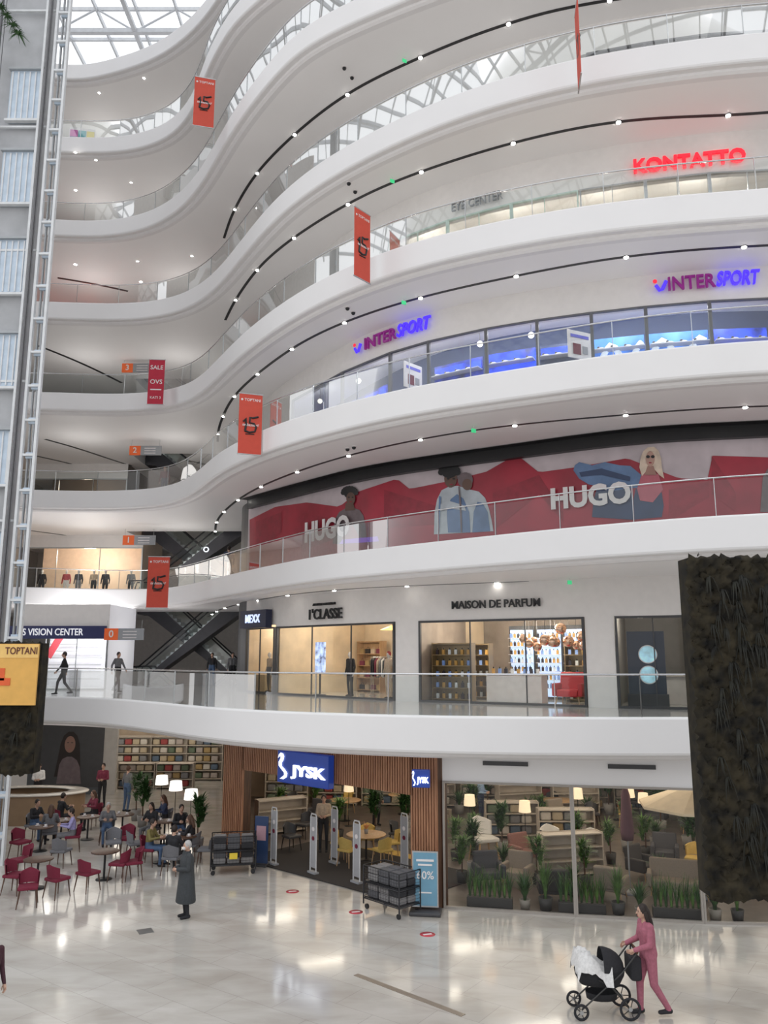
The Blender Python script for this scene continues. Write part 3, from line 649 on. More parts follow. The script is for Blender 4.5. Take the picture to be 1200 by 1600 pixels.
def posed(p):
    j=dict(BASE)
    if p=='sit':
        dz=-.43
        for k in ('pel','wai','che','nec','hea','sL','sR','hL','hR'): x,y,z=j[k]; j[k]=(x,y,z+dz)
        j.update(kL=(-.13,-.42,.50),kR=(.13,-.42,.50),aL=(-.12,-.40,.085),aR=(.13,-.44,.085),eL=(-.24,-.12,.76),eR=(.24,-.12,.76),wL=(-.13,-.36,.80),wR=(.13,-.36,.80),
            che=(0,-.03,.87),nec=(0,-.04,1.03),hea=(0,-.09,1.17),sL=(-.17,-.03,.97),sR=(.17,-.03,.97))
    if p=='walk':
        j.update(kL=(-.09,-.20,.52),aL=(-.09,-.24,.10),kR=(.09,.06,.49),aR=(.09,.34,.14),eL=(-.23,.12,1.14),wL=(-.24,.10,.90),eR=(.23,-.10,1.14),wR=(.22,-.26,.95))
    if p=='push':
        j.update(kL=(-.09,-.13,.51),aL=(-.09,-.14,.085),kR=(.09,.03,.49),aR=(.09,.26,.12),che=(0,-.02,1.30),nec=(0,-.03,1.46),hea=(0,-.07,1.59),sL=(-.16,-.02,1.39),sR=(.16,-.02,1.39),
            eL=(-.21,-.06,1.13),eR=(.21,-.06,1.13),wL=(-.17,-.31,1.06),wR=(.17,-.31,1.06))
    if p=='carry':
        j.update(eL=(-.22,-.03,1.12),eR=(.22,-.03,1.12),wL=(-.10,-.24,1.10),wR=(.10,-.24,1.12))
    return {k:Vector(v) for k,v in j.items()}
def person(label,loc,rz,pose='stand',top=cblack,bot=cjean,shoe=cblack,hairm=hairB,hair='short',sc=1.0,vox=.014,coat=None,name='person',cat='person',group=None,skin=None,joints={},fat=1.0,face=True,mask=False):
    skin=skin or skinA
    j=posed(pose); j.update({k:Vector(v) for k,v in joints.items()})
    X=Vector((1,0,0)); caps=[]
    def cp(a,b,ra,rb,m): caps.append((Vector(a),Vector(b),ra,rb,m))
    f=fat
    for s in(-1,1):
        cp(j['pel']+X*.06*s,j['wai']+X*.05*s,.112*f,.095*f,bot); cp(j['wai']+X*.05*s,j['che']+X*.065*s,.097*f,.105*f,top)
        cp(j['che']+X*.06*s,j['nec']+X*.06*s-Vector((0,0,.08)),.10*f,.065*f,top)
    cp(j['sL'],j['sR'],.058*f,.058*f,top); cp(j['nec']-Vector((0,0,.05)),j['hea']-Vector((0,-.02,.05)),.052,.048,skin)
    for s in 'LR':
        cp(j['s'+s],j['e'+s],.056*f,.046*f,top); cp(j['e'+s],j['w'+s],.045*f,.033*f,top)
        d=(j['w'+s]-j['e'+s]).normalized(); cp(j['w'+s],j['w'+s]+d*.07,.026,.03,skin)
        cp(j['h'+s],j['k'+s],.088*f,.06*f,bot); cp(j['k'+s],j['a'+s],.058*f,.042*f,bot)
        a=j['a'+s]; t=Vector((a.x,a.y-.15,max(.035,a.z-.05))); cp(a-Vector((0,-.03,max(0,min(.04,a.z-.04)))),t,.042,.035,shoe)
    hc=j['hea']+Vector((0,0,.0))
    b=B()
    for a,c,ra,rb,m in caps: b.caps(a,c,ra,rb,m)
    b.ball(hc,(.072,.09,.112),skin); b.ball(hc+Vector((0,-.03,-.05)),(.05,.055,.055),skin)
    b.caps(hc+Vector((0,-.085,.01)),hc+Vector((0,-.105,-.02)),.010,.014,skin,6)
    for s in(-1,1): b.ball(hc+Vector((s*.074,.01,-.005)),(.012,.018,.03),skin,8,6)
    caps.append((hc,hc+Vector((0,0,.02)),.08,.08,skin)); caps.append((hc+Vector((0,-.03,-.06)),hc+Vector((0,-.1,-.02)),.04,.01,skin))
    me=b.mesh('tmp'); o=bpy.data.objects.new('tmp',me); col.objects.link(o)
    md=o.modifiers.new('r','REMESH'); md.mode='VOXEL'; md.voxel_size=vox; md2=o.modifiers.new('s','SMOOTH'); md2.factor=.5; md2.iterations=4
    bpy.context.view_layer.update(); dg=bpy.context.evaluated_depsgraph_get(); out=bpy.data.meshes.new_from_object(o.evaluated_get(dg)); bpy.data.objects.remove(o)
    mats=[]
    for c in caps:
        if c[4] not in mats: mats.append(c[4])
    for m in (skin,eyeM,lipM,cwhite):
        if m not in mats: mats.append(m)
    out.materials.clear()
    for m in mats: out.materials.append(m)
    npoly=len(out.polygons); ce=np.empty(npoly*3); out.polygons.foreach_get('center',ce); ce=ce.reshape(-1,3)
    best=np.full(npoly,9e9); idx=np.zeros(npoly,dtype=np.int32)
    for a,c,ra,rb,m in caps:
        a_=np.array(a);d=np.array(c)-a_; L=max(1e-9,d@d); t=np.clip(((ce-a_)@d)/L,0,1); r=ra+(rb-ra)*t
        dist=np.linalg.norm(ce-(a_+t[:,None]*d),axis=1)-r; k=dist<best; best[k]=dist[k]; idx[k]=mats.index(m)
    ex=B(mats)
    for s in 'LR':
        d=(j['w'+s]-j['e'+s]).normalized(); e0=j['w'+s]+d*.065; sx=-1 if s=='L' else 1
        lat=d.cross(Vector((sx,0,0)))
        if lat.length<.2: lat=Vector((0,0,1))
        lat.normalize(); cu=lat.cross(d).normalized()
        if cu.x*sx>0: cu=-cu
        for k,(of,ln) in enumerate(((-.027,.07),(-.009,.08),(.009,.075),(.027,.06))):
            r0=e0+lat*of; m1=r0+d*ln*.55+cu*.008; t1=m1+d*ln*.3+cu*.028
            ex.caps(r0,m1,.009,.0085,skin,6); ex.caps(m1,t1,.0085,.007,skin,6)
        th=j['w'+s]+d*.02+lat*(-.03); ex.caps(th,th+d*.035-lat*.022+cu*.012,.011,.009,skin,6); ex.caps(th+d*.035-lat*.022+cu*.012,th+d*.062-lat*.022+cu*.024,.009,.008,skin,6)
    if face:
        for s in(-1,1): ex.ball(hc+Vector((s*.03,-.082,.012)),(.011,.007,.007),eyeM,8,5); ex.box(hc+Vector((s*.03,-.086,.034)),(.032,.008,.006),eyeM)
        if mask: ex.ball(hc+Vector((0,-.065,-.045)),(.055,.055,.045),cwhite,10,7)
        else: ex.ball(hc+Vector((0,-.082,-.055)),(.024,.008,.008),lipM,8,5)
    out.polygons.foreach_set('material_index',idx); out.polygons.foreach_set('use_smooth',[True]*npoly)
    import bmesh
    bm=bmesh.new(); bm.from_mesh(out); tm=ex.mesh('x'); bm.from_mesh(tm); bm.to_mesh(out); bm.free(); out.update()
    e=obj(name,None,loc,rz,None,label,cat,group,sc=sc)
    obj('body',out,parent=e)
    if hairm:
        hb=B().ball(hc+Vector((0,.018,.025)),(.084,.092,.108),hairm,16,10)
        if hair=='long':
            hb.caps(hc+Vector((0,.06,0)),j['nec']+Vector((0,.09,-.08)),.075,.06,hairm)
            for s in(-1,1): hb.caps(hc+Vector((s*.07,.02,0)),j['nec']+Vector((s*.09,.02,-.04)),.03,.025,hairm)
        obj('hair',hb.mesh('hair'),parent=e)
    if coat:
        zt=j['nec'].z; p=j['pel']; w=j['wai']; hem=coat[1]; cm=coat[0]; cb=B()
        pr=[(.25,hem),(.255,hem+.02),(.225,hem+.3),(.195,p.z+.02),(.175,w.z+.03),(.185,j['che'].z),(.165,zt-.12),(.08,zt-.02)]
        cb.lathe(pr,cm,(w.x,w.y,0),20,1.15,.9); cb.lathe([(.075,zt-.05),(.085,zt+.03),(.07,zt+.03)],cm,(w.x,w.y,0),14)
        for s in 'LR': cb.caps(j['s'+s],j['e'+s],.072,.064,cm); cb.caps(j['e'+s],j['w'+s],.062,.05,cm)
        obj('coat',cb.mesh('coat'),parent=e)
    return e
p=G(289,1434); person('elderly person in long charcoal coat and white mask, standing',p,math.radians(-60),'carry',ccoat,cblack,cblack,hairG,sc=.99,vox=.009,coat=(ccoat,.36),mask=True)
p=G(1018,1586); person('woman in pink tracksuit walking and pushing a pram',p,math.radians(-82),'push',cpink,cpink,cblack,hairB,'long',sc=1.03,vox=.009,fat=1.15)
seated=[(52,1312,60,cblack,cjean,hairB,'dark jacket',0),(76,1324,-160,cgrey,cblack,hairBr,'grey sweater',1),(112,1330,-70,clav,cgrey,hairB,'lavender shirt',0),
(232,1352,80,colive,cjean,hairB,'olive jacket',0),(268,1366,170,cblack,cblack,hairB,'black jacket',0),(298,1344,-100,cblack,cgrey,hairBr,'black coat',1),(236,1318,-20,cblack,cgrey,hairB,'black top',1),(166,1318,20,cgrey,cjean,hairG,'grey knitwear',0),
(280,1322,30,cblack,cjean,hairB,'dark hooded top',0),(256,1303,-60,cnavy,cblack,hairBr,'navy coat',1),(92,1300,140,cblack,cblack,hairB,'black puffer jacket',0),(146,1294,-40,cburg,cblack,hairBr,'burgundy top',1)]
for u,v,r,t,bt,hm,tx,lg in seated:
    p=G(u,v); rz=math.radians(r)
    person('person in %s seated at a café table'%tx,p,rz,'sit',t,bt,cblack,hm,'long' if lg else 'short',vox=.016)
    isr=u in (232,112,92,146)
    place('dining_chair',redchair if isr else greychair,p,rz,'dark red upholstered café chair with occupied seat' if isr else 'grey upholstered café chair with occupied seat','chair',group='occupied café chairs')
for u,v,r,po,t,bt,hm,lb in ((158,1262,0,'carry',cburg,cblack,hairB,'waiter in burgundy shirt and black apron standing'),(197,1268,150,'stand',cgrey,cjean,hairBr,'person in grey coat standing among café tables'),
    (57,1262,10,'carry',cwhite,cblack,hairB,'barista in white shirt standing behind the counter'),(505,1332,0,'carry',cbeige,cblack,hairB,'shop visitor in beige cardigan standing at shop entrance'),(752,1287,60,'carry',cblue,cnavy,hairB,'shop assistant in light blue shirt standing'),
    (588,1290,30,'stand',cblack,cblack,hairB,'person in black clothes standing inside furniture shop')):
    person(lb,G(u,v),math.radians(r),po,t,bt,cblack,hm,vox=.016)
z=z0
for u,v,r,po,t,bt,lb in ((97,1086,-70,'walk',cblack,cblack,'person in black walking on upper gallery'),(182,1082,60,'walk',cgrey,cblack,'person in grey jacket walking on upper gallery'),(330,1072,0,'stand',cblack,cjean,'person in dark jacket standing near escalator'),(362,1074,20,'stand',cgrey,cblack,'person in grey clothes standing near escalator')):
    person(lb,on_z(u,v,z),math.radians(r),po,t,bt,cblack,hairB,vox=.016)
p=on_d(347,870,36.5); person('person in dark clothes leaning by gallery railing',(p.x+.3,p.y,ZE[2]-.15),math.radians(200),'stand',cnavy,cblack,cblack,hairB,vox=.016)
p=on_d(258,735,39.5); person('person in red top standing on gallery',(p.x,p.y,ZE[3]-.15),0,'stand',cburg,cjean,cblack,hairB,vox=.016)
person('person in dark burgundy coat standing',G(-26,1640),math.radians(60),'stand',M('cloth_dark_wine',(.06,.02,.03),.85),cblack,cblack,hairB,vox=.016)
# ---------------------------------------------------------------- café furniture
def put(proto,u,v,r,name,label,cat,group,sc=1): return place(name,proto,G(u,v),math.radians(r),label,cat,group,sc)
cup=B().lathe([(.02,0),(.035,.01),(.042,.07),(.038,.07),(.03,.015),(0,.012)],wt,n=12).lathe([(0,0),(.07,0),(.075,.01)],wt,n=14).tube([(.04,0,.055),(.062,0,.05),(.06,0,.025),(.036,0,.02)],.005,wt,5).mesh('coffee_cup')
for i,(u,v) in enumerate(((57,1388),(162,1374),(94,1318),(136,1312),(250,1348),(286,1347),(190,1308),(256,1320),(62,1330))):
    p=G(u,v); put(dtable,u,v,0,'round_table','small round dark wooden café table','table','round café tables')
    if i>1:
        for s in (-1,1): obj('coffee_cup',cup,(p.x+.16*s,p.y-.08*s,.741),s,label='white coffee cup and saucer on café table',cat='cup',group='coffee cups on café tables')
for u,v,r in ((88,1402,150),(42,1416,20),(22,1396,80),(32,1370,-40),(136,1392,150),(186,1376,-100),(206,1374,-60),(196,1334,0),(30,1340,60)):
    put(redchair,u,v,r,'dining_chair','dark red velvet café chair with curved back','chair','red café chairs')
for u,v,r in ((94,1354,170),(322,1352,-90),(210,1342,120),(176,1340,20)):
    put(greychair,u,v,r,'dining_chair','grey upholstered café chair with curved back','chair','grey café chairs')
for u,v in ((222,1292),(308,1330),(212,1282)):
    put(bush,u,v,v,'potted_plant','tall leafy plant in grey pot beside café seating','plant','leafy café plants',1.0)
for u,v in ((272,1294),(250,1282),(296,1312)):
    put(flamp,u,v,0,'floor_lamp','slim floor lamp with glowing white shade','lamp','white shade floor lamps')
cm=M('counter_top',(.7,.66,.6),.2); cb=M('counter_wood',(.30,.2,.12),.5)
p=on_d(45,1240,31.3); e=place('bar_counter',[('body',B().lathe([(1.9,0),(1.9,1.0)],cb,n=24,sx=1.1,sy=.6).mesh('body')),('worktop',B().lathe([(1.4,1.02),(1.4,1.06),(2.0,1.06),(2.02,1.03),(2.0,1.0),(1.4,1.0)],cm,n=28,sx=1.1,sy=.6).mesh('worktop'))],(p.x,p.y,0),0,'rounded café bar counter with pale worktop','counter')
b=B(); pw=M('poster_wall',(.09,.10,.11),.5)
yb=37.0
xa=on_d(45,1200,yb).x; xb=on_d(158,1200,yb).x; xc=on_d(182,1200,yb).x; xd=-6.9
b.box(((xa+xb)/2,yb,1.8),(xb-xa,.2,3.6),pw); b.box(((xb+xc)/2,yb,1.8),(xc-xb,.2,3.6),M('pillar_stone',(.5,.48,.45),.5)); b.box((xa-4,yb,1.8),(8,.2,3.6),wallw)
b.box(((xc+xd)/2,42,1.8),(xd-xc+6,.2,3.6),wl); struct('wall_back',b)
ps=B().box((0,0,0),(3.0,.02,2.9),dark).mesh('poster_panel')
q=on_d(108,1190,yb-.12); e=place('wall_poster',[('poster_panel',ps)],(q.x,q.y,1.75),0,'large dark poster showing a long-haired model portrait','poster')
fg=B().poly([(x*.24,-.03,.38+z*.36) for x,z in [(math.cos(k*.33),math.sin(k*.33)) for k in range(19)]],M('portrait_skin',(.30,.17,.13),.4)).poly([(-.5,-.028,-1.3),(-.42,-.028,-.5),(-.3,-.028,-.25),(-.1,-.028,-.15),(.12,-.028,-.15),(.35,-.028,-.3),(.5,-.028,-.6),(.6,-.028,-1.3)],pgrey)
for s in (-1,1): fg.box((s*.09,-.035,.45),(.09,.004,.03),black)
fg.box((0,-.035,.17),(.11,.004,.03),lipM)
obj('portrait',fg.mesh('portrait'),parent=e)
hg=B().poly([(-.62,-.025,-1.0),(-.5,-.025,-.2),(-.42,-.025,.4),(-.3,-.025,.75),(-.1,-.025,.92),(.12,-.025,.92),(.3,-.025,.75),(.42,-.025,.4),(.48,-.025,-.2),(.55,-.025,-1.0)],M('portrait_hair_dark',(.02,.012,.01),.5)).mesh('portrait_hair'); obj('portrait_hair',hg,parent=e)
for k,u in enumerate((208,264,320)):
    q=on_d(u,1200,41); loc=(q.x,q.y,0); place('shelf_unit',shelf,loc,0,'white shelving unit with folded textiles','shelf','shop shelving units'); fillshelf(loc,0,1.8,2.1,6)
for k,u in enumerate((215,272)):
    q=on_d(u,1230,38.5); loc=(q.x,q.y,0); place('shelf_unit',lowshelf,loc,0,'low white shelf with folded textiles','shelf','low shop shelves'); fillshelf(loc,0,1.8,1.15,4)
for x in (-16,-12.5,-9.5): plight((x,39,2.6),60,(1,.92,.8),.8)
df=B().lathe([(0,0),(.12,0),(.13,.03)],lamp).mesh('ceiling_fixture')
for x,y in ((-13,33),(-10,31),(-8.5,34),(-11,29.5)): plight((x,y,2.7),38,(1,.94,.85),1.2); obj('ceiling_fixture',df,(x,y,3.57),label='round ceiling downlight above café',cat='light',group='café downlights')
# ---------------------------------------------------------------- shop entrance objects
wire=M('wire_dark',(.05,.05,.055),.4,.6)
def cart_proto():
    fr=B()
    for x in(-.62,.62):
        for y in(-.35,.35): fr.cyl((x,y,.12),(x,y,1.0),.018,.018,wire,6)
    for zz in (.25,.62,1.0):
        fr.tube([(-.62,-.35,zz),(.62,-.35,zz),(.62,.35,zz),(-.62,.35,zz)],.014,wire,6,True)
    mesh_=B()
    for zz in np.arange(.3,1.0,.07):
        mesh_.tube([(-.62,-.35,zz),(.62,-.35,zz),(.62,.35,zz),(-.62,.35,zz)],.004,wire,4,True)
    for x in np.arange(-.55,.6,.09):
        for y in (-.35,.35): mesh_.cyl((x,y,.25),(x,y,1),.004,.004,wire,4)
    ps=[('frame',fr.mesh('frame')),('wire_panel',mesh_.mesh('wire_panel')),('shelf',B().box((0,0,.27),(1.2,.66,.02),wire).mesh('shelf')),('shelf',B().box((0,0,.64),(1.2,.66,.02),wire).mesh('shelf'))]
    for x in(-.55,.55):
        for y in(-.3,.3): ps.append(('wheel',B().cyl((x,y-.02,.06),(x,y+.02,.06),.06,.06,black,12).mesh('wheel')))
    return ps
cart=cart_proto()
tw=[B().box((0,0,.08),(.34,.26,.16),m).mesh('folded_blanket',.04,2) for m in (M('blanket_grey',(.12,.12,.13),.9),M('blanket_light',(.25,.24,.24),.9),M('blanket_dark',(.04,.04,.045),.9))]
ytag=B().box((0,-.37,.5),(.22,.01,.16),M('tag_yellow',(.8,.6,.05),.5)).mesh('price_tag')
for (u,v,r,lb) in ((364,1362,10,'wire promotional cart full of folded blankets'),(612,1424,-47,'wire promotional cart with shoes beside wooden pillar')):
    p=G(u,v); rz=math.radians(r); place('display_cart',cart+([('price_tag',ytag)] if u<500 else []),p,rz,lb,'cart',group='wire display carts',sc=1.0)
    Rz=Matrix.Rotation(rz,3,'Z')
    for zz in (.655,.28):
        for i in range(3):
            for k in range(2):
                for l in range(2):
                    q=p+Rz@(Vector((-.38+.38*i,-.15+.3*k,0))); obj('folded_blanket',random.choice(tw),(q.x,q.y,(zz+.162*l)),rz,label='folded blanket stacked in wire cart',cat='blanket',group='blankets in wire carts',sc=1)
gatew=M('gate_white',(.62,.63,.65),.35); gateb=M('gate_poster',(.40,.40,.42),.4)
def gate():
    ps=[('base',B().box((0,0,.04),(.36,.16,.08),grey).mesh('base',.01))]
    f=B(); f.tube([(-.14,0,.08),(-.14,0,1.5),(-.10,0,1.6),(.10,0,1.6),(.14,0,1.5),(.14,0,.08)],.02,gatew,8); ps.append(('frame',f.mesh('frame')))
    ps.append(('panel',B().box((0,0,.85),(.23,.02,1.35),gateb).mesh('panel')))
    ps.append(('label_spot',B().cyl((0,-.012,1.2),(0,-.02,1.2),.06,.06,wt,14).cyl((0,-.012,.95),(0,-.02,.95),.06,.06,redcloth,14).mesh('label_spot')))
    return ps
gt=gate()
for u,v in ((427,1352),(489,1366),(557,1381),(632,1365),(522,1350)):
    p=G(u,v); place('security_gate',gt,p,math.radians(-50),'white anti-theft security gate at shop entrance','security gate',group='anti-theft gates')
p=G(412,1354); e=place('poster_stand',[('base',B().box((0,0,.03),(.45,.35,.06),dark).mesh('base',.01)),('panel',B().box((0,0,.72),(.42,.04,1.3),M('stand_navy',(.03,.06,.15),.4)).box((0,-.025,.9),(.3,.01,.4),M('stand_pink',(.5,.3,.35),.5)).mesh('panel'))],(p.x-.1,p.y+.1,0),-.3,'slim navy and pink poster stand at shop entrance','sign')
p=G(665,1428); sb=M('board_blue',(.16,.34,.47),.4)
e=place('sign_stand',[('base',B().box((0,0,.05),(.75,.5,.09),dark).mesh('base',.03)),('board',B().box((0,0,.78),(.62,.05,1.25),steel).box((0,-.03,.78),(.56,.01,1.18),sb).box((0,-.04,1.2),(.42,.006,.05),wt).box((0,-.04,1.1),(.34,.006,.04),wt).box((0,-.04,.48),(.3,.006,.03),wt).mesh('board'))],p,math.radians(-8),'freestanding light blue sale sign on black base','sign')
obj('lettering',textmesh('60%',.25,wt,.003,.01),(0,-.04,.86),0,e)
# furniture shop content
p=G(572,1345); place('round_table',btable,(p.x,p.y,.024),0,'round light wood dining table with flowers','table')
for k in range(5):
    t=k*1.256+.3; place('dining_chair',yelchair,(p.x+.85*math.cos(t),p.y+.85*math.sin(t),.024),t-math.pi/2,'yellow rattan dining chair at round table','chair','yellow rattan chairs')
obj('rug',B().lathe([(0,.0),(1.5,0),(1.5,.012),(0,.012)],M('rug_ochre',(.5,.33,.08),.95),n=30).mesh('rug'),(p.x,p.y,.012),label='round ochre rug under dining table',cat='rug')
fl=plant_proto(.35,.2,potw,M('flower_orange',(.7,.35,.15),.6),24,.02,.07,.14,9); place('flower_vase',fl,(p.x,p.y,.765),0,'vase of dried orange flowers on round table','flowers')
for u,v,pr,r,lb in ((455,1330,blackchair,40,'black dining chair in furniture shop'),(475,1310,blackchair,-30,'black dining chair in furniture shop'),(622,1325,blackchair,60,'black dining chair in furniture shop')):
    put(pr,u,v,r,'dining_chair',lb,'chair','dining chairs in shop')
for x,y,rz in ((-4,34.6,.1),(-2,34.4,.1),(0,34.2,.1),(2,34,.1),(4,33.8,.1),(6,33.6,.1),(8,33.4,.1),(10,33.2,.1),(12,33,.1)):
    loc=(x,y,.012); place('shelf_unit',shelf,loc,-rz,'white shelving unit with coloured cushions','shelf','shop shelving units'); fillshelf(loc,-rz,1.8,2.1,6)
for u,v in ((885,1322),(800,1308)):
    p=G(u,v); p.z=.012; place('shelf_unit',lowshelf,p,0,'low white shelf with stacked cushions','shelf','low shop shelves'); fillshelf(p,0,1.8,1.15,4)
for u,v,pr,r,lb,sc in ((865,1352,whitechair,15,'white shell chair in shop window',1.3),(927,1360,whitechair,-10,'white shell chair in shop window',1.3),(757,1348,whitechair,20,'round cream shell chair in shop window',1.5)):
    put(pr,u,v,r,'lounge_chair',lb,'chair','white shell chairs',sc)
wa=armchair_proto(M('wicker_dark',(.05,.045,.045),.8,ns=60))
for u,v,pr,r,lb in ((866,1408,wa,175,'dark wicker garden armchair in shop window'),(808,1384,beigearm,-30,'beige armchair in shop window'),(820,1350,rosearm,30,'rose armchair in shop window'),(1005,1372,wa,40,'dark wicker armchair with blanket in shop window'),(1062,1400,sofa,-20,'beige garden sofa under cream parasol'),(956,1404,beigearm,150,'beige garden armchair in shop window'),(1040,1350,greyarm,-20,'charcoal armchair under parasol'),(764,1384,greyarm,10,'charcoal armchair among plants')):
    put(pr,u,v,r,'armchair',lb,'armchair','armchairs in shop window',.92)
x=2.0; i=0
while x<8.2:
    wdt=1.15 if i%3==0 else .46
    xc_=x+wdt/2
    y=(20.75-.213*(xc_-1.45) if xc_<4.5 else 20.1-.18*(xc_-4.5))+.32
    if i%3==0: place('planter',trough,(xc_,y,.012),-.2,'low dark trough planter with tall ornamental grasses','plant','trough planters in shop window')
    else: place('potted_grass',(grass,grass2)[i%2],(xc_,y,.012),i,'ornamental green grass in pot','plant','potted grasses along shop window',.95+.3*((i*7)%5)/5)
    x+=wdt+.02; i+=1
for u,v,k in ((785,1334,0),(712,1345,1),(980,1332,0),(845,1300,1),(1085,1350,0),(722,1380,1),(787,1364,2),(915,1388,1),(1032,1384,2),(905,1335,1),(955,1350,1),(840,1382,1),(740,1336,1),(1010,1340,1),(897,1400,2),(740,1368,0)): put((bush,bush2,fern)[k],u,v,u,'potted_plant','leafy green plant among shop furniture','plant','plants in furniture shop',.9)
for u,v in ((735,1322),(905,1308),(822,1335)): put(wlamp,u,v,0,'floor_lamp','slim floor lamp with warm shade in shop','lamp','shop floor lamps',1.05)
taken=[(o.location.x,o.location.y) for o in col.objects if o.parent is None and o.get('category') in('armchair','chair','plant','lamp','table','shelf','person','cart','security gate')]
rnd=random.Random(5)
opts=[(beigearm,'armchair','beige armchair on furniture shop floor','armchair'),(greyarm,'armchair','charcoal armchair on furniture shop floor','armchair'),(btable,'round_table','round light wood table on shop floor','table'),(bush2,'potted_plant','leafy green plant on shop floor','plant'),(bush,'potted_plant','tall leafy plant on shop floor','plant'),(fern,'potted_plant','leafy fern in grey pot on shop floor','plant'),(wlamp,'floor_lamp','floor lamp with warm glowing shade','lamp'),(bush,'potted_plant','tall leafy plant on shop floor','plant'),(blackchair,'dining_chair','black dining chair on shop floor','chair'),(yelchair,'dining_chair','rattan chair on shop floor','chair'),(lowshelf,'shelf_unit','low white shelf on shop floor','shelf')]
for x in np.arange(-3.6,12,1.1):
    for y in np.arange(22.4,32.6,1.1):
        yl=26.3-(x+5)*.905
        if y<yl+3.6 and x<1.5: continue
        px_,py_=float(x)+rnd.uniform(-.15,.15),float(y)+rnd.uniform(-.15,.15)
        if any((px_-a)**2+(py_-c)**2<.85 for a,c in taken): continue
        pr,nm,lb,ct=rnd.choice(opts)
        place(nm,pr,(px_,py_,.012),rnd.uniform(-.6,.6),lb,ct,'furniture on shop floor'); taken.append((px_,py_))
pend=[('lamp_shade',B().lathe([(.05,-.55),(.2,-.75),(.22,-.85)],M('shade_rattan',(.8,.5,.22),.5,emit=1.0),n=16).mesh('lamp_shade')),('cord',B().cyl((0,0,0),(0,0,-.55),.008,.008,black,6).mesh('cord'))]
for x,y in ((-2.2,28.5),(-.5,29.5),(.6,27.5),(3,24.5),(5.2,25.5),(7,24),(2.2,28.5),(-3.2,30.5),(3.8,22.5),(6.2,22.6)): place('pendant_lamp',pend,(x,y,3.6),0,'warm glowing rattan pendant lamp in shop','lamp','rattan pendant lamps')
can=M('canopy_cream',(.74,.62,.44),.7,emit=.05); cp_=M('canopy_purple',(.16,.08,.10),.8)
cb_=B(); n=8
for k in range(n):
    a0=2*math.pi*k/n;a1=2*math.pi*(k+1)/n
    cb_.add([(0,0,2.80),(1.5*math.cos(a0),1.5*math.sin(a0),2.22),(1.5*math.cos(a1),1.5*math.sin(a1),2.22),(1.5*math.cos(a0),1.5*math.sin(a0),2.16),(1.5*math.cos(a1),1.5*math.sin(a1),2.16)],[(0,1,2),(1,3,4,2)],can)
q=on_d(1090,1260,21.6)
place('parasol',[('canopy',cb_.mesh('canopy')),('pole',B().cyl((0,0,.05),(0,0,2.84),.025,.025,lightwood,10).mesh('pole')),('base',B().lathe([(0,0),(.3,0),(.28,.06),(0,.07)],grey).mesh('base'))],(q.x,q.y,.012),.2,'open cream garden parasol over shop furniture','parasol')
p=G(985,1396); place('parasol',[('canopy',B().lathe([(.02,2.75),(.12,2.4),(.18,1.5),(.15,1.3),(.05,1.38)],cp_,n=10).mesh('canopy')),('pole',B().cyl((0,0,.05),(0,0,2.78),.022,.022,grey,8).mesh('pole')),('base',B().lathe([(0,0),(.28,0),(.26,.06),(0,.07)],grey).mesh('base'))],p,0,'closed dark purple parasol standing in shop window','parasol')
# ---------------------------------------------------------------- pram
def pram():
    fr=B(); al=M('pram_frame',(.06,.06,.06),.3,.7)
    for y in(-.24,.24):
        fr.tube([(-.42,y,.14),(0,y,.48),(.30,y,.72),(.56,y,1.02)],.014,al,8); fr.tube([(.40,y,.18),(.12,y,.50),(-.10,y,.62)],.014,al,8)
    fr.tube([(-.42,-.24,.14),(-.42,.24,.14)],.012,al); fr.tube([(.40,-.24,.18),(.40,.24,.18)],.012,al)
    ps=[('frame',fr.mesh('frame')),('handle',B().tube([(.56,-.24,1.02),(.60,-.2,1.05),(.60,.2,1.05),(.56,.24,1.02)],.018,M('brown_grip',(.12,.06,.03),.6)).mesh('handle'))]
    bs=B(); bs.lathe([(.06,.42),(.34,.48),(.42,.62),(.44,.72)],cblack,(-.02,0,0),20,1,.55); ps.append(('bassinet',bs.mesh('bassinet')))
    hd=B(); hd.lathe([(.40*math.cos(t),.72+.34*math.sin(t)) for t in np.linspace(0,math.pi/2,7)],cblack,(.0,0,0),14,1,.62,arc=math.pi,a0=-math.pi/2); ps.append(('hood',hd.mesh('hood')))
    for x,r in((-.42,.13),(.40,.18)):
        for y in(-.28,.28):
            w=B(); w.tube([(x+(r-.02)*math.cos(t),y,r+(r-.02)*math.sin(t)) for t in np.linspace(0,2*math.pi,21)[:-1]],.022,cblack,8,True)
            w.cyl((x,y-.02,r),(x,y+.02,r),.035,.035,steel,10)
            for k in range(5):
                t=k*1.2566; w.cyl((x,y,r),(x+(r-.03)*math.cos(t),y,r+(r-.03)*math.sin(t)),.008,.008,al,5)
            ps.append(('wheel',w.mesh('wheel')))
    ps.append(('basket',B().lathe([(.1,.22),(.26,.25),(.28,.36)],cblack,(0,0,0),14,1,.7).mesh('basket')))
    return ps
pp=G(944,1588); pp.y+=.1; place('pram',pram(),pp,0,'black baby pram with large wheels and raised hood','pram')
bl=B(); g_=[]
for i in range(11):
    for k in range(11):
        x=-.46+.06*i; y=-.30+.06*k; g_.append((x,y,.86+.12*math.sin(i*.55)+.05*math.cos(k*1.3+i)+.02*math.sin(i*3+k*2)-(.2 if k in(0,10) else 0)-(.12 if i==0 else 0)))
bl.add(g_,[(i*11+k,(i+1)*11+k,(i+1)*11+k+1,i*11+k+1) for i in range(10) for k in range(10)],cwhite,True); obj('blanket',bl.mesh('blanket'),pp,0,label='crumpled white blanket draped over the pram',cat='blanket')
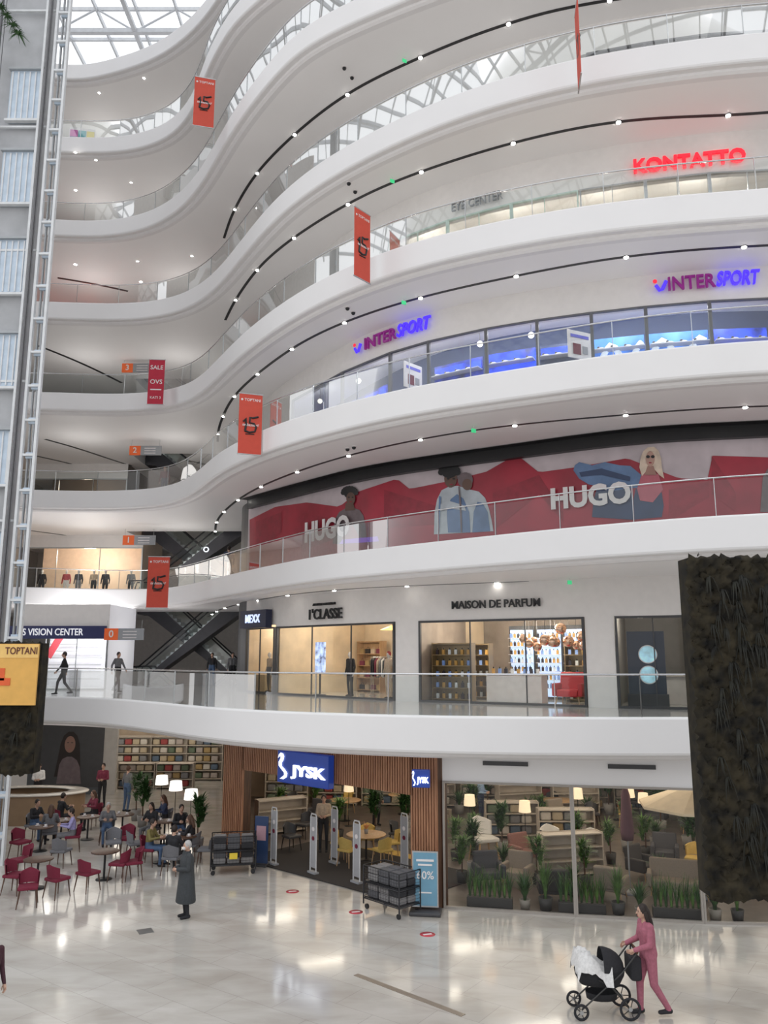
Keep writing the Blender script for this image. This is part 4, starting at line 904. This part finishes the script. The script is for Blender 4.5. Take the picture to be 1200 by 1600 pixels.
bag=B().box((0,0,0),(.2,.4,.38),cblack).mesh('bag_body',.06,3); hn=B().tube([(0,-.12,.16),(0,-.1,.3),(0,.1,.3),(0,.12,.16)],.012,cblack).mesh('strap')
place('handbag',[('bag_body',bag),('strap',hn)],(pp.x+.56,pp.y,.76),0,'black changing bag hanging from pram handle','bag')
stk=M('sticker_red',(.5,.05,.07),.4)
for u,v in ((457,1393),(556,1425),(668,1460)):
    obj('floor_sticker',B().lathe([(0,.003),(.17,.003),(.17,0)],stk,n=20).box((0,0,.004),(.2,.07,.002),wt).mesh('floor_sticker'),G(u,v),.3,label='round red and white distancing sticker on floor',cat='sticker',group='floor stickers')
a=G(556,1523);c=G(724,1587); m=(a+c)/2; d=c-a
obj('floor_drain',B().box((0,0,.004),(d.length,.12,.008),M('bronze_strip',(.30,.25,.20),.4,.3)).mesh('floor_drain'),m,math.atan2(d.y,d.x),label='long bronze metal floor strip in marble',cat='floor strip')
obj('floor_hatch',B().box((0,0,.003),(.32,.32,.006),M('hatch_metal',(.16,.16,.16),.4,.5)).mesh('floor_hatch'),G(227,1455),.5,label='small dark metal floor hatch',cat='floor hatch')
# ---------------------------------------------------------------- moss walls
moss=M('moss',(.022,.017,.008),.95,noise=.5,ns=4); mossd=M('fern_dark',(.012,.012,.007),.8,noise=.4,ns=6)
def mosswall(x0,x1,y,dep,za,zb,label,nl,seed,mt=moss,fm=mossd):
    rnd=random.Random(seed); w=x1-x0;h=zb-za; nx=int(w/.06)+1; nz=int(h/.06)+1; b=B(); vs=[]
    for i in range(nx+1):
        for k in range(nz+1):
            ed=i in(0,nx) or k in(0,nz)
            vs.append((x0+w*i/nx+(rnd.uniform(-.05,.05) if i==0 else rnd.uniform(-.02,.02)),y-(0 if ed else rnd.uniform(.02,.12)),za+h*k/nz+(rnd.uniform(-.05,.05) if k in (0,nz) else rnd.uniform(-.02,.02))))
    b.add(vs,[(i*(nz+1)+k,(i+1)*(nz+1)+k,(i+1)*(nz+1)+k+1,i*(nz+1)+k+1) for i in range(nx) for k in range(nz)],mt,True)
    cx=(x0+x1)/2; b.box((cx+.03,y+dep/2+.02,(za+zb)/2),(w-.06,dep,h-.06),mt)
    e=place('moss_wall',[('moss_panel',b.mesh('moss_panel'))],(0,0,0),0,label,'green wall')
    f=B()
    for i in range(nl*6):
        c=Vector((rnd.uniform(x0,x1),y-.04,rnd.uniform(za+.02,zb)))
        for k in range(4):
            d=Vector((rnd.uniform(-.8,.8),-rnd.uniform(.2,.8),rnd.uniform(-.5,.5))).normalized(); L=rnd.uniform(.05,.10); sd=Vector((-d.y,d.x,0)).normalized()*.012
            f.add([c-sd,c+sd,c+d*L],[(0,1,2)],mt)
    for i in range(nl):
        c=Vector((rnd.uniform(x0+.3,x1),y-.05,rnd.uniform(za+.6,zb-.3)))
        for k in range(8):
            d=Vector((rnd.uniform(-.6,.6),-rnd.uniform(.3,.8),0)).normalized(); L=rnd.uniform(.2,.5); sd=Vector((-d.y,d.x,0))*.018
            pts=[c+d*L*q*.4+Vector((0,0,.08*q-L*q*q)) for q in (0,.35,.7,1)]
            f.strip([p-sd*(1-i_*.3) for i_,p in enumerate(pts)],[p+sd*(1-i_*.3) for i_,p in enumerate(pts)],fm,True)
    o=obj('foliage',f.mesh('foliage'),parent=e); return e
q=on_d(1094,1408,13); t=on_d(1068,868,13)
mosswall(4.93,9.5,13,.5,q.z,t.z,'tall dark moss and fern covered wall panel',260,5)
q=on_d(48,1212,20); t=on_d(50,1003,20)
mosswall(-13,q.x,20.1,.4,q.z,t.z,'moss covered wall panel behind yellow sign',30,6)
a=on_d(-40,1102,19.8); c=on_d(62,1006,19.8); w=c.x-a.x; h=c.z-a.z
yb_=M('board_yellow',(.75,.42,.10),.5); orr=M('board_orange',(.75,.12,.03),.5)
e=place('sign_board',[('board',B().box((0,0,0),(w,.06,h),yb_).box((0,-.035,h*.38),(w,.01,h*.22),M('board_top_yellow',(.85,.55,.18),.5)).box((-.05,-.04,-h*.12),(.3,.01,h*.12),orr).box((-.12,-.04,-h*.0),(.15,.01,h*.2),orr).mesh('board'))],((a.x+c.x)/2,19.8,(a.z+c.z)/2),0,'yellow advertising board with orange graphic','sign')
obj('lettering',scalemesh(textmesh('TOPTANI',.24,M('letter_brown',(.12,.03,.02),.5),.004,.01),.78,1),(w*.22,-.05,h*.38),0,e)
# ---------------------------------------------------------------- elevator shaft
conc=M('shaft_concrete',(.46,.47,.49),.7,noise=.08,ns=1.2); alum=M('aluminium',(.55,.65,.76),.4,.1,noise=.05); whitest=M('white_steel',(.72,.74,.76),.45); midst=M('mid_steel',(.40,.42,.44),.45,.2); railm=M('guide_grey',(.14,.14,.15),.5)
XR=-11.12; YT=25.0
e=obj('elevator_shaft',None,(0,0,0),label='grey concrete elevator shaft with steel guide frame',cat='elevator shaft')
obj('shaft_wall',B().box((XR-4.85,YT+.3,18.6),(8.2,.6,37.2),conc).mesh('shaft_wall'),parent=e)
for k,(ua,ub,va,vb) in enumerate(((18,66,112,192),(5,54,238,322),(-10,38,375,462),(-22,22,522,608),(-33,12,672,760),(-44,4,830,915))):
    a=on_d(ua,vb,YT-.05);c=on_d(ub,va,YT-.05); w=1.15; cx=on_d((ua+ub)/2,(va+vb)/2,YT-.05).x; hh=c.z-a.z; cz=(a.z+c.z)/2
    wb=B().box((0,0,0),(w,.12,hh),alum)
    for q in np.arange(-w/2+.08,w/2,.2): wb.box((q,-.08,0),(.04,.05,hh*.9),whitest)
    wb.box((0,-.1,hh/2),(w+.1,.16,.08),midst).box((0,-.1,-hh/2),(w+.1,.16,.08),whitest)
    obj('louver_window',wb.mesh('louver_window'),(cx,YT-.07,cz),parent=e)
tr=B()
for x in (XR,XR-.42,XR-.78): tr.box((x,YT-.25,18.7),(.08,.14,37.4),whitest)
for x in (XR-.16,XR-.28): tr.box((x,YT-.1,18.6),(.04,.1,37.2),midst)
for zz in np.arange(.8,37,1.15): tr.box((XR-.21,YT-.25,zz),(.42,.1,.07),whitest); tr.box((XR-.21,YT-.15,zz),(.22,.1,.2),alum)
obj('steel_frame',tr.mesh('steel_frame'),parent=e)
gl=B()
for x in (XR-.62,XR-2.35): gl.box((x,YT-.35,18.6),(.05,.1,37.2),railm)
for x in (XR-.55,XR-2.2,XR-2.5): gl.cyl((x,YT-.38,0),(x,YT-.38,37.2),.014,.014,railm,6)
for zz in np.arange(1,37,4.6): gl.box((XR-1.5,YT-.12,zz),(1.9,.08,.07),whitest)
obj('guide_rail',gl.mesh('guide_rail'),parent=e)
fo=B()
for k in range(9): blades(fo,leafg,(-.2*k,-.05*k,.3*(k%4)),45,.4,.4,.02,1.9,11+k)
q=on_d(30,58,24.3)
obj('hanging_plant',fo.mesh('hanging_plant'),(q.x,24.2,q.z),label='dark green trailing foliage on elevator shaft',cat='plant')
# ---------------------------------------------------------------- escalators
escd=M('escalator_dark',(.07,.07,.08),.4,.3)
def esc(rise,run=7.0):
    ps=[]; t=B(); prof=[(0,-.05),(.8,-.05),(run-.8,rise-.05),(run,rise-.05),(run,rise-.9),(run-.6,rise-.95),(.6,-.0-.4),(0,-.05-.35)]
    vs=[(x,-.7,z) for x,z in prof]+[(x,.7,z) for x,z in prof]; n=len(prof)
    t.add(vs,[tuple(range(n)),tuple(range(n,2*n))[::-1]]+[(k,(k+1)%n,n+(k+1)%n,n+k) for k in range(n)],escd); ps.append(('truss',t.mesh('truss')))
    for y in(-.6,.6):
        ps.append(('balustrade',B().poly([(.1,y,0),(.8,y,0),(run-.8,y,rise),(run-.1,y,rise),(run-.1,y,rise+.85),(run-.8,y,rise+.85),(.8,y,.85),(.1,y,.85)],railglass).mesh('balustrade')))
        ps.append(('handrail',B().tube([(.05,y,.2),(0,y,.6),(.1,y,.9),(.8,y,.9),(run-.8,y,rise+.9),(run-.1,y,rise+.9),(run,y,rise+.6)],.045,black,8).mesh('handrail')))
    s=B(); ns=22
    for k in range(ns): s.box((.8+(run-1.6)*(k+.5)/ns,0,rise*(k+.5)/ns-.04),((run-1.6)/ns,1.0,.22),steel)
    ps.append(('steps',s.mesh('steps'))); return ps
for n in range(0,6):
    zb=0 if n==0 else ZE[n]-.15; rise=(ZE[n+1]-.15)-zb; pr=esc(rise)
    place('escalator',pr,(-14.45,45.9,zb+.05),0,'dark escalator with glass balustrades between gallery floors','escalator','gallery escalators')
    place('escalator',pr,(-7.45,47.9,zb+.05),math.pi,'dark escalator with glass balustrades between gallery floors','escalator','gallery escalators')
orange=M('sign_orange',(.75,.13,.03),.5,emit=.15)
for num,u,v,zc_ in (('3',208,575,4),('2',220,704,3),('1',210,844,2),('0',185,991,1)):
    Y=41.5 if zc_>1 else 35; q=on_d(u,v,Y)
    bd=B().box((.55,0,0),(1.1,.08,.5),grey).box((-.3,0,0),(.6,.08,.5),orange)
    for zz in (.12,-.02,-.15): bd.box((.5,-.045,zz),(.6,.004,.04),wt)
    e=place('hanging_sign',[('sign_board',bd.mesh('sign_board')),('hanger',B().cyl((-.5,0,.25),(-.5,0,.6),.01,.01,steel,6).cyl((1,0,.25),(1,0,.6),.01,.01,steel,6).mesh('hanger'))],q,0,'hanging floor number sign with orange square','sign','floor number signs')
    obj('lettering',textmesh(num,.42,wt,.004,.02),(-.3,-.05,0),0,e)
def leftshop(n,ua,ub,v,Y,zt,m,light,lc,mull=3):
    zf=ZE[n]-.15; a=on_d(ua,v,Y);c=on_d(ub,v,Y); shopfront((a.x,Y),(c.x,Y),zf,zt,mull,steel)
    b=B(); top_=ZE[n+1]-1; b.box(((a.x+c.x)/2,Y,(zt+top_)/2),(c.x-a.x,.1,top_-zt),wallw)
    b.poly([(a.x,Y+4,zf),(c.x,Y+4,zf),(c.x,Y+4,top_),(a.x,Y+4,top_)],m); b.poly([(c.x,Y,zf),(c.x,Y+4,zf),(c.x,Y+4,top_),(c.x,Y,top_)],m); struct('wall_back',b)
    plight(((a.x+c.x)/2,Y+1.8,top_-1.0),light,lc,.3)
leftshop(1,20,167,1040,38,6.95,M('optic_white',(.85,.85,.9),.4,emit=.25),220,(1,1,1))
leftshop(2,20,222,890,46,12.2,M('boutique_back',(.7,.55,.42),.5),260,(1,.85,.7))
leftshop(3,40,200,740,47,16.5,M('cafe_back',(.16,.13,.11),.5),60,(1,.8,.6))
leftshop(5,60,200,450,46,25.9,M('red_back',(.45,.12,.12),.5),160,(1,.3,.25))
q=on_d(85,1010,40.5)
obj('wall_graphic',B().box((0,0,0),(.35,.03,1.2),stk,R=Matrix.Rotation(.5,3,'Y')).mesh('wall_graphic'),q,0,label='slanted red stripe graphic in optician shop',cat='graphic')
for k in range(7):
    q=on_d(105,1035,41.6); obj('display_shelf',B().box((0,0,0),(3.4,.2,.03),steel).mesh('display_shelf'),(q.x,41.6,ZE[1]+.25+.35*k),0,label='thin glass display shelf in optician shop',cat='shelf',group='optician display shelves')
a=on_d(30,986,37.8);c=on_d(130,986,37.8); a2=on_d(12,978,37.85);c2=on_d(166,998,37.85)
e=place('shop_sign',[('sign_board',B().box((0,0,0),(c2.x-a2.x,.1,a2.z-c2.z),M('sign_navy',(.03,.035,.12),.4)).mesh('sign_board'))],((a2.x+c2.x)/2,37.85,(a2.z+c2.z)/2),0,'dark navy band sign with white capital letters above optician','sign')
me=textmesh('SS VISION CENTER',1,M('letter_lit',(.85,.85,.9),.4,emit=.5),.01,.01); xs=[v.co.x for v in me.vertices]; zs=[v.co.z for v in me.vertices]; scalemesh(me,(c.x-a.x)/(max(xs)-min(xs)),.32/(max(zs)-min(zs)))
obj('lettering',me,((a.x+c.x)/2-(a2.x+c2.x)/2,-.07,0),0,e)
q=on_d(118,720,46.8); obj('shop_sign',textmesh('ALTA MODA',.4,black,.02,0,),q,0,label='thin dark letter sign over shop entrance',cat='sign')
q=on_d(98,458,45.7); obj('shop_sign',textmesh('ene',1.0,M('sign_red_bright',(1,.05,.05),.4,emit=2.5,noise=.01),.03,.05),q,0,label='glowing red letter sign in rear gallery shop',cat='sign')
q=on_d(322,859,37); obj('shop_sign',textmesh('O',.35,wglow,.02,.0),(q.x,q.y,q.z),.0,label='small white illuminated letter sign',cat='sign')
for u,t_,bt in ((66,cblack,cblack),(104,cred,cwhite),(123,cblack,cgrey),(147,cbeige,cblack),(165,cblack,cblack),(205,cgrey,cblack)):
    q=on_d(u,900,46.8); person('dressed shop window mannequin with dark clothes',(q.x,q.y,ZE[2]-.13),0,'stand',t_,bt,cblack,hairm=None,name='mannequin',cat='mannequin',group='boutique window mannequins',skin=cwhite,face=False,vox=.018)
# colourful stand on the top gallery
cols=[M('stand_magenta',(.6,.08,.4),.5),M('stand_purple',(.25,.1,.5),.5),M('stand_teal',(.05,.4,.45),.5),M('stand_orange',(.8,.3,.05),.5),M('stand_yellow',(.8,.65,.1),.5)]
q=on_d(130,195,38.5); zf=ZE[7]-.15
place('display_stand',[('frame',B().box((0,0,1.0),(1.3,.1,2.0),wt).box((0,0,.05),(1.5,.6,.1),grey).mesh('frame'))]+[('display_panel',B().box((-.42+.42*(k%3),-.07,1.65-.42*(k//3)),(.38,.03,.38),cols[(k*2)%5]).mesh('display_panel')) for k in range(9)],(q.x,q.y,zf),.2,'colourful patchwork display stand on top gallery','display stand')
# ---------------------------------------------------------------- L1 shop contents
P,an,L=SH['classe']
def rail_proto(w):
    f=B()
    for x in(-w/2,w/2): f.cyl((x,0,0),(x,0,1.5),.015,.015,chrome,6); f.box((x,0,.01),(.05,.4,.02),chrome)
    f.cyl((-w/2,0,1.5),(w/2,0,1.5),.015,.015,chrome,6); return [('frame',f.mesh('frame'))]
rl=rail_proto(1.6)
garm=[B().prism([(-.02,-.2),(.02,-.2),(.02,.2),(-.02,.2)],.75,1.35,m).add([(-.02,-.2,1.35),(.02,-.2,1.35),(.02,.2,1.35),(-.02,.2,1.35),(0,-.03,1.47),(0,.03,1.47)],[(0,1,4),(1,2,5,4),(2,3,5),(3,0,4,5)],m).mesh('garment') for m in (cblack,cbeige,cwhite,cburg,cgrey)]
for fx,fy in ((.42,3.4),(.62,2.2),(.80,3.4)):
    q=P(L*fx,fy,z0); place('clothes_rail',rl,q,an,'chrome clothes rail in lit boutique','clothes rail','boutique clothes rails')
    for k in range(12):
        q=P(L*fx-.7+.125*k,fy,z0); obj('garment',garm[(k*3)%5],q,an+.35,label='garment hanging on boutique rail',cat='garment',group='garments on boutique rails')
for fx,fy,t_,hm in ((.84,.8,cbeige,cred),(.93,1.1,cbeige,None),(.5,1.0,cblack,None)):
    q=P(L*fx,fy,z0); person('window mannequin in %s outfit'%('beige dress and red hat' if hm else 'plain boutique'),q,an,'stand',t_,t_,cblack,hm,name='mannequin',cat='mannequin',skin=cwhite,face=False,vox=.018)
q=P(L*.27,.8,z0); obj('display_screen',B().box((0,0,1.5),(.6,.06,1.2),M('screen_glow',(.4,.5,.9),.3,emit=1.3,noise=.4,ns=5)).box((0,0,.45),(.06,.06,.9),dark).box((0,0,.02),(.4,.3,.04),dark).mesh('display_screen'),q,an,label='upright illuminated screen in boutique window',cat='screen')
q=P(L*.78,1.5,zc); place('pendant_lamp',[('lamp_shade',B().lathe([(.12,-1.25),(.55,-1.42)],M('shade_yellow',(.9,.6,.15),.5,emit=2),n=20).mesh('lamp_shade')),('cord',B().cyl((0,0,0),(0,0,-1.25),.01,.01,black,6).mesh('cord'))],q,0,'wide yellow glowing pendant lamp in boutique','lamp')
hbag=[B().box((0,0,.10),(.26,.12,.20),m).tube([(-.08,0,.2),(-.05,0,.28),(.05,0,.28),(.08,0,.2)],.008,m,5).mesh('handbag') for m in (cblack,cbeige,cburg,cushc[4])]
sh6=shelf_proto(1.5,2.2,.4,5,lightwood)
for fx in (.14,.62):
    q=P(L*fx,4.5,z0); place('shelf_unit',sh6,q,an,'light wood handbag display shelf in boutique','shelf','boutique display shelves')
    for k in range(4):
        for i in range(4):
            q=P(L*fx-.54+.36*i,4.45,z0+.098+.52*k); obj('handbag',hbag[(i+k)%4],q,an,label='handbag displayed on boutique shelf',cat='handbag',group='handbags on boutique shelves')
P,an,L=SH['corner']
for fx,t_ in ((.3,cbeige),(.75,cwhite)):
    q=P(L*fx,.8,z0); person('mannequin in pale outfit in corner shop window',q,an,'stand',t_,cgrey,cblack,None,name='mannequin',cat='mannequin',skin=cwhite,face=False,vox=.018)
P,an,L=SH['maison']
bott=[B().box((0,0,.06),(.07,.04,.12),m).cyl((0,0,.12),(0,0,.16),.015,.015,black,8).mesh('perfume_bottle') for m in (M('bottle_amber',(.6,.35,.1),.15),M('bottle_blue',(.25,.4,.8),.15),M('bottle_dark',(.04,.03,.04),.15),M('bottle_clear',(.75,.78,.8),.15))]
litback=M('shelf_backlit',(.6,.75,1),.4,emit=.9)
for fx in (.40,.58,.76):
    q=P(L*fx,3.6,z0); w_=min(1.0,L*.15); ps=[('back_panel',B().box((0,.1,1.3),(w_,.04,2.4),litback).box((0,.13,1.35),(w_+.12,.04,2.6),dark).mesh('back_panel'))]
    for k in range(7): ps.append(('shelf',B().box((0,-.05,.4+.3*k),(w_,.25,.02),wt).mesh('shelf')))
    place('perfume_display',ps,q,an,'backlit cool white perfume shelf unit','display shelf','backlit perfume shelves')
    for k in range(7):
        for i in range(6):
            q=P(L*fx-w_/2+.08+(w_-.16)/5*i,3.55,z0+.41+.3*k); obj('perfume_bottle',random.choice(bott),q,an,label='small perfume bottle on backlit shelf',cat='bottle',group='perfume bottles',sc=1.2)
cabm=M('cabinet_gold',(.30,.22,.12),.3,.5); gold=shelf_proto(1.5,2.0,.42,6,cabm)
for fx,fy in ((.15,.9),(.14,2.6),(.86,2.9)):
    q=P(L*fx,fy,z0); place('shelf_unit',gold,q,an,'dark gold display cabinet in perfume shop','shelf','perfume shop cabinets')
    for k in range(5):
        for i in range(6):
            q=P(L*fx-.6+.24*i,fy-.05,z0+.098+(2.0-.12)*k/5); obj('perfume_bottle',random.choice(bott),q,an,label='boxed perfume bottle on cabinet shelf',cat='bottle',group='perfume bottles',sc=1.4)
q=P(L*.5,1.6,z0); place('sales_counter',[('body',B().box((0,0,.45),(2.0,.6,.9),wt).mesh('body',.02)),('worktop',B().box((0,0,.92),(2.1,.7,.04),cm).mesh('worktop'))],q,an,'white perfume shop counter','counter')
for i in range(8):
    q=P(L*.5-.8+.23*i,1.5,z0+.942); obj('perfume_bottle',bott[i%4],q,an,label='small perfume bottle on shop counter',cat='bottle',group='perfume bottles',sc=1.5)
q=P(L*.86,.9,z0); place('armchair',armchair_proto(M('bright_red',(.6,.03,.04),.5)),q,an,'bright red rounded armchair in perfume shop','armchair',sc=1.15)
bub=M('bubble_gold',(.75,.5,.35),.08,.9)
rr=random.Random(3)
for k in range(14):
    q=P(L*(.60+.027*k),rr.uniform(.5,2.0),zc); dz=rr.uniform(1.5,2.1); r=rr.uniform(.12,.2)
    place('pendant_lamp',[('globe',B().ball((0,0,-dz),r,bub).mesh('globe')),('cord',B().cyl((0,0,0),(0,0,-dz+r),.006,.006,black,5).mesh('cord'))],q,0,'rose gold mirrored globe hanging in perfume shop','lamp','rose gold hanging globes')
P,an,L=SH['optic']
q=P(L*.38,.7,z0); e=place('display_screen',[('panel',B().box((0,0,1.3),(1.1,.12,2.0),M('navy_screen',(.01,.02,.05),.2)).box((0,0,.2),(1.2,.4,.4),dark).mesh('panel'))],q,an,'dark panel with two glowing round lens graphics','screen')
lens=M('lens_glow',(.35,.6,.7),.3,emit=.6,noise=.2)
for zz in (1.6,.98): obj('lens_graphic',B().cyl((.05,-.07,zz),(.05,-.08,zz),.25,.25,lens,24).cyl((.05,-.062,zz),(.05,-.072,zz),.28,.28,wt,24).mesh('lens_graphic'),(0,0,0),0,e)
q=P(L*.66,2.6,z0); place('sales_counter',[('body',B().box((0,0,.45),(1.0,.5,.9),wt).mesh('body',.02)),('worktop',B().box((0,0,.92),(1.1,.6,.04),cm).mesh('worktop'))],q,an,'white optician sales counter','counter')
# ---------------------------------------------------------------- banners
banr=M('banner_red',(.60,.075,.045),.7,noise=.03); bano=M('banner_crimson',(.5,.02,.05),.7)
def banner(u,va,vb,Y,wd,yaw,kind=0):
    a=on_d(u,va,Y);c=on_d(u,vb,Y); h=a.z-c.z
    mt=bano if kind else banr
    e=place('hanging_banner',[('cloth',B().box((0,0,0),(wd,.015,h),mt).mesh('cloth')),('rod',B().cyl((-wd/2-.03,0,h/2),(wd/2+.03,0,h/2),.02,.02,steel,8).mesh('rod')),('rod',B().cyl((-wd/2-.03,0,-h/2),(wd/2+.03,0,-h/2),.02,.02,steel,8).mesh('rod'))],((a.x+c.x)/2,Y,(a.z+c.z)/2),math.radians(yaw),
        ('crimson sale banner with white letters hanging by railing' if kind else 'orange red vertical banner with black brushed emblem hanging by railing'),'banner','hanging gallery banners')
    if kind:
        for s_,hh,zz in (('SALE',.28,.32),('OVS',.3,.0),('KATI 3',.17,-.35)): obj('lettering',textmesh(s_,hh,wt,.002,.01),(0,-.012,h*zz),0,e)
        obj('emblem',B().box((0,-.012,h*-.17),(wd*.7,.004,.05),wt).mesh('emblem'),parent=e)
    else:
        obj('lettering',textmesh('TOPTANI',wd*.17,wt,.002,.01),(wd*.08,-.012,h*.40),0,e)
        obj('lettering',textmesh('te bazaari!',wd*.17,wt,.002,.008,shear=.3),(0,-.04,-h*.02),0,e)
        y=-.015
        obj('emblem',B().tube([(-wd*.30,y,h*.03),(-wd*.20,y,h*.09),(-wd*.18,y,-h*.02),(-wd*.22,y,-h*.12)],.03*wd/.8+.008,black,6).tube([(wd*.34,y,h*.13),(wd*.10,y,h*.10),(-wd*.02,y,h*.11),(-wd*.03,y,h*.02),(wd*.16,y,h*.01),(wd*.26,y,-h*.05),(wd*.20,y,-h*.12),(-wd*.02,y,-h*.14),(-wd*.24,y,-h*.12)],.028*wd/.8+.008,black,6).tube([(-wd*.2,y,-h*.17),(wd*.18,y,-h*.165)],.02,black,6).mesh('emblem'),parent=e)
        obj('logo_dot',B().ball((wd*-.38,-.012,h*.40),(wd*.05,.006,wd*.05),wt,10,6).mesh('logo_dot'),parent=e)
banner(319,122,198,28.5,.80,15); banner(566,330,437,22.6,.72,50); banner(391,616,710,27.2,.82,20); banner(247,870,950,35,.92,5); banner(244,562,632,35.4,.72,5,1); banner(903,10,130,19.2,.75,82)
dl=B().cyl((0,0,0),(0,0,-.02),.06,.06,lamp,10).cyl((0,0,.0),(0,0,-.01),.09,.09,wt,12).mesh('downlight')
DL={8:[(225,122),(155,145)],7:[(118,238),(205,285),(150,250)],6:[(118,297),(215,408),(300,400)],5:[(118,413),(160,395),(220,440)],4:[(100,560),(160,535),(215,550),(293,525)],3:[(283,672),(160,660),(100,680),(230,672)],2:[(80,840),(120,812),(200,820),(260,830)]}
for n,l in DL.items():
    for u,v in l:
        q=on_z(u,v,ZE[n]-1)
        if 30<q.y<50: obj('downlight',dl,q,label='small round recessed ceiling downlight',cat='ceiling light',group='recessed downlights')
exg=M('exit_green',(.05,.55,.22),.4,emit=.7)
for n,u,v in ((6,632,95),(5,613,283),(4,631,473),(3,740,673),(2,890,910)):
    q=on_z(u,v,ZE[n]-1.14); obj('exit_sign',B().box((0,0,0),(.16,.03,.12),exg).box((0,.0,.1),(.02,.02,.1),wt).mesh('exit_sign'),q,.5,label='small green emergency exit sign on ceiling',cat='sign',group='green exit signs')
cam_me=B().ball((0,0,-.05),(.07,.07,.07),black,12,8).cyl((0,0,0),(0,0,-.03),.09,.09,wt,12).mesh('security_camera')
for n,u,v in ((6,550,120),(6,538,105),(5,555,298),(5,545,285),(4,552,487),(4,543,480),(3,553,697),(3,543,700)):
    q=on_z(u,v,ZE[n]-1); obj('security_camera',cam_me,q,label='small dome security camera on ceiling',cat='camera',group='dome cameras')
for n,y in ((1,40),(2,43),(3,41),(4,41),(5,41),(6,41),(7,41)):
    for x in (-16,-11): plight((x,y,ZE[n+1]-2.9),75,(1,.98,.95),1.2)  # added fill lights without fixtures, brighten the left galleries and soffits
# ---------------------------------------------------------------- world & camera
w=bpy.data.worlds.new('World'); scn.world=w; w.use_nodes=True; nt=w.node_tree; bg=nt.nodes['Background']
tc=nt.nodes.new('ShaderNodeTexCoord'); sp=nt.nodes.new('ShaderNodeSeparateXYZ'); rp=nt.nodes.new('ShaderNodeValToRGB')
nt.links.new(tc.outputs['Generated'],sp.inputs[0]); nt.links.new(sp.outputs['Z'],rp.inputs['Fac'])
rp.color_ramp.elements[0].position=0; rp.color_ramp.elements[0].color=(.64,.635,.635,1)
rp.color_ramp.elements[1].position=.7; rp.color_ramp.elements[1].color=(1.0,1.03,1.07,1)
nt.links.new(rp.outputs[0],bg.inputs['Color']); bg.inputs['Strength'].default_value=1.42
s=bpy.data.lights.new('sun','SUN'); s.energy=.3; s.angle=.8; so=bpy.data.objects.new('sun',s); so.rotation_euler=(math.radians(35),math.radians(-15),0); col.objects.link(so)
cd=bpy.data.cameras.new('camera'); cd.lens=36*FP/1600; cd.sensor_width=36; co=bpy.data.objects.new('camera',cd); co.location=(0,0,H); co.rotation_euler=(math.pi/2+TH,0,0); col.objects.link(co); scn.camera=co
cd.clip_end=300
scn.view_settings.view_transform='Standard'
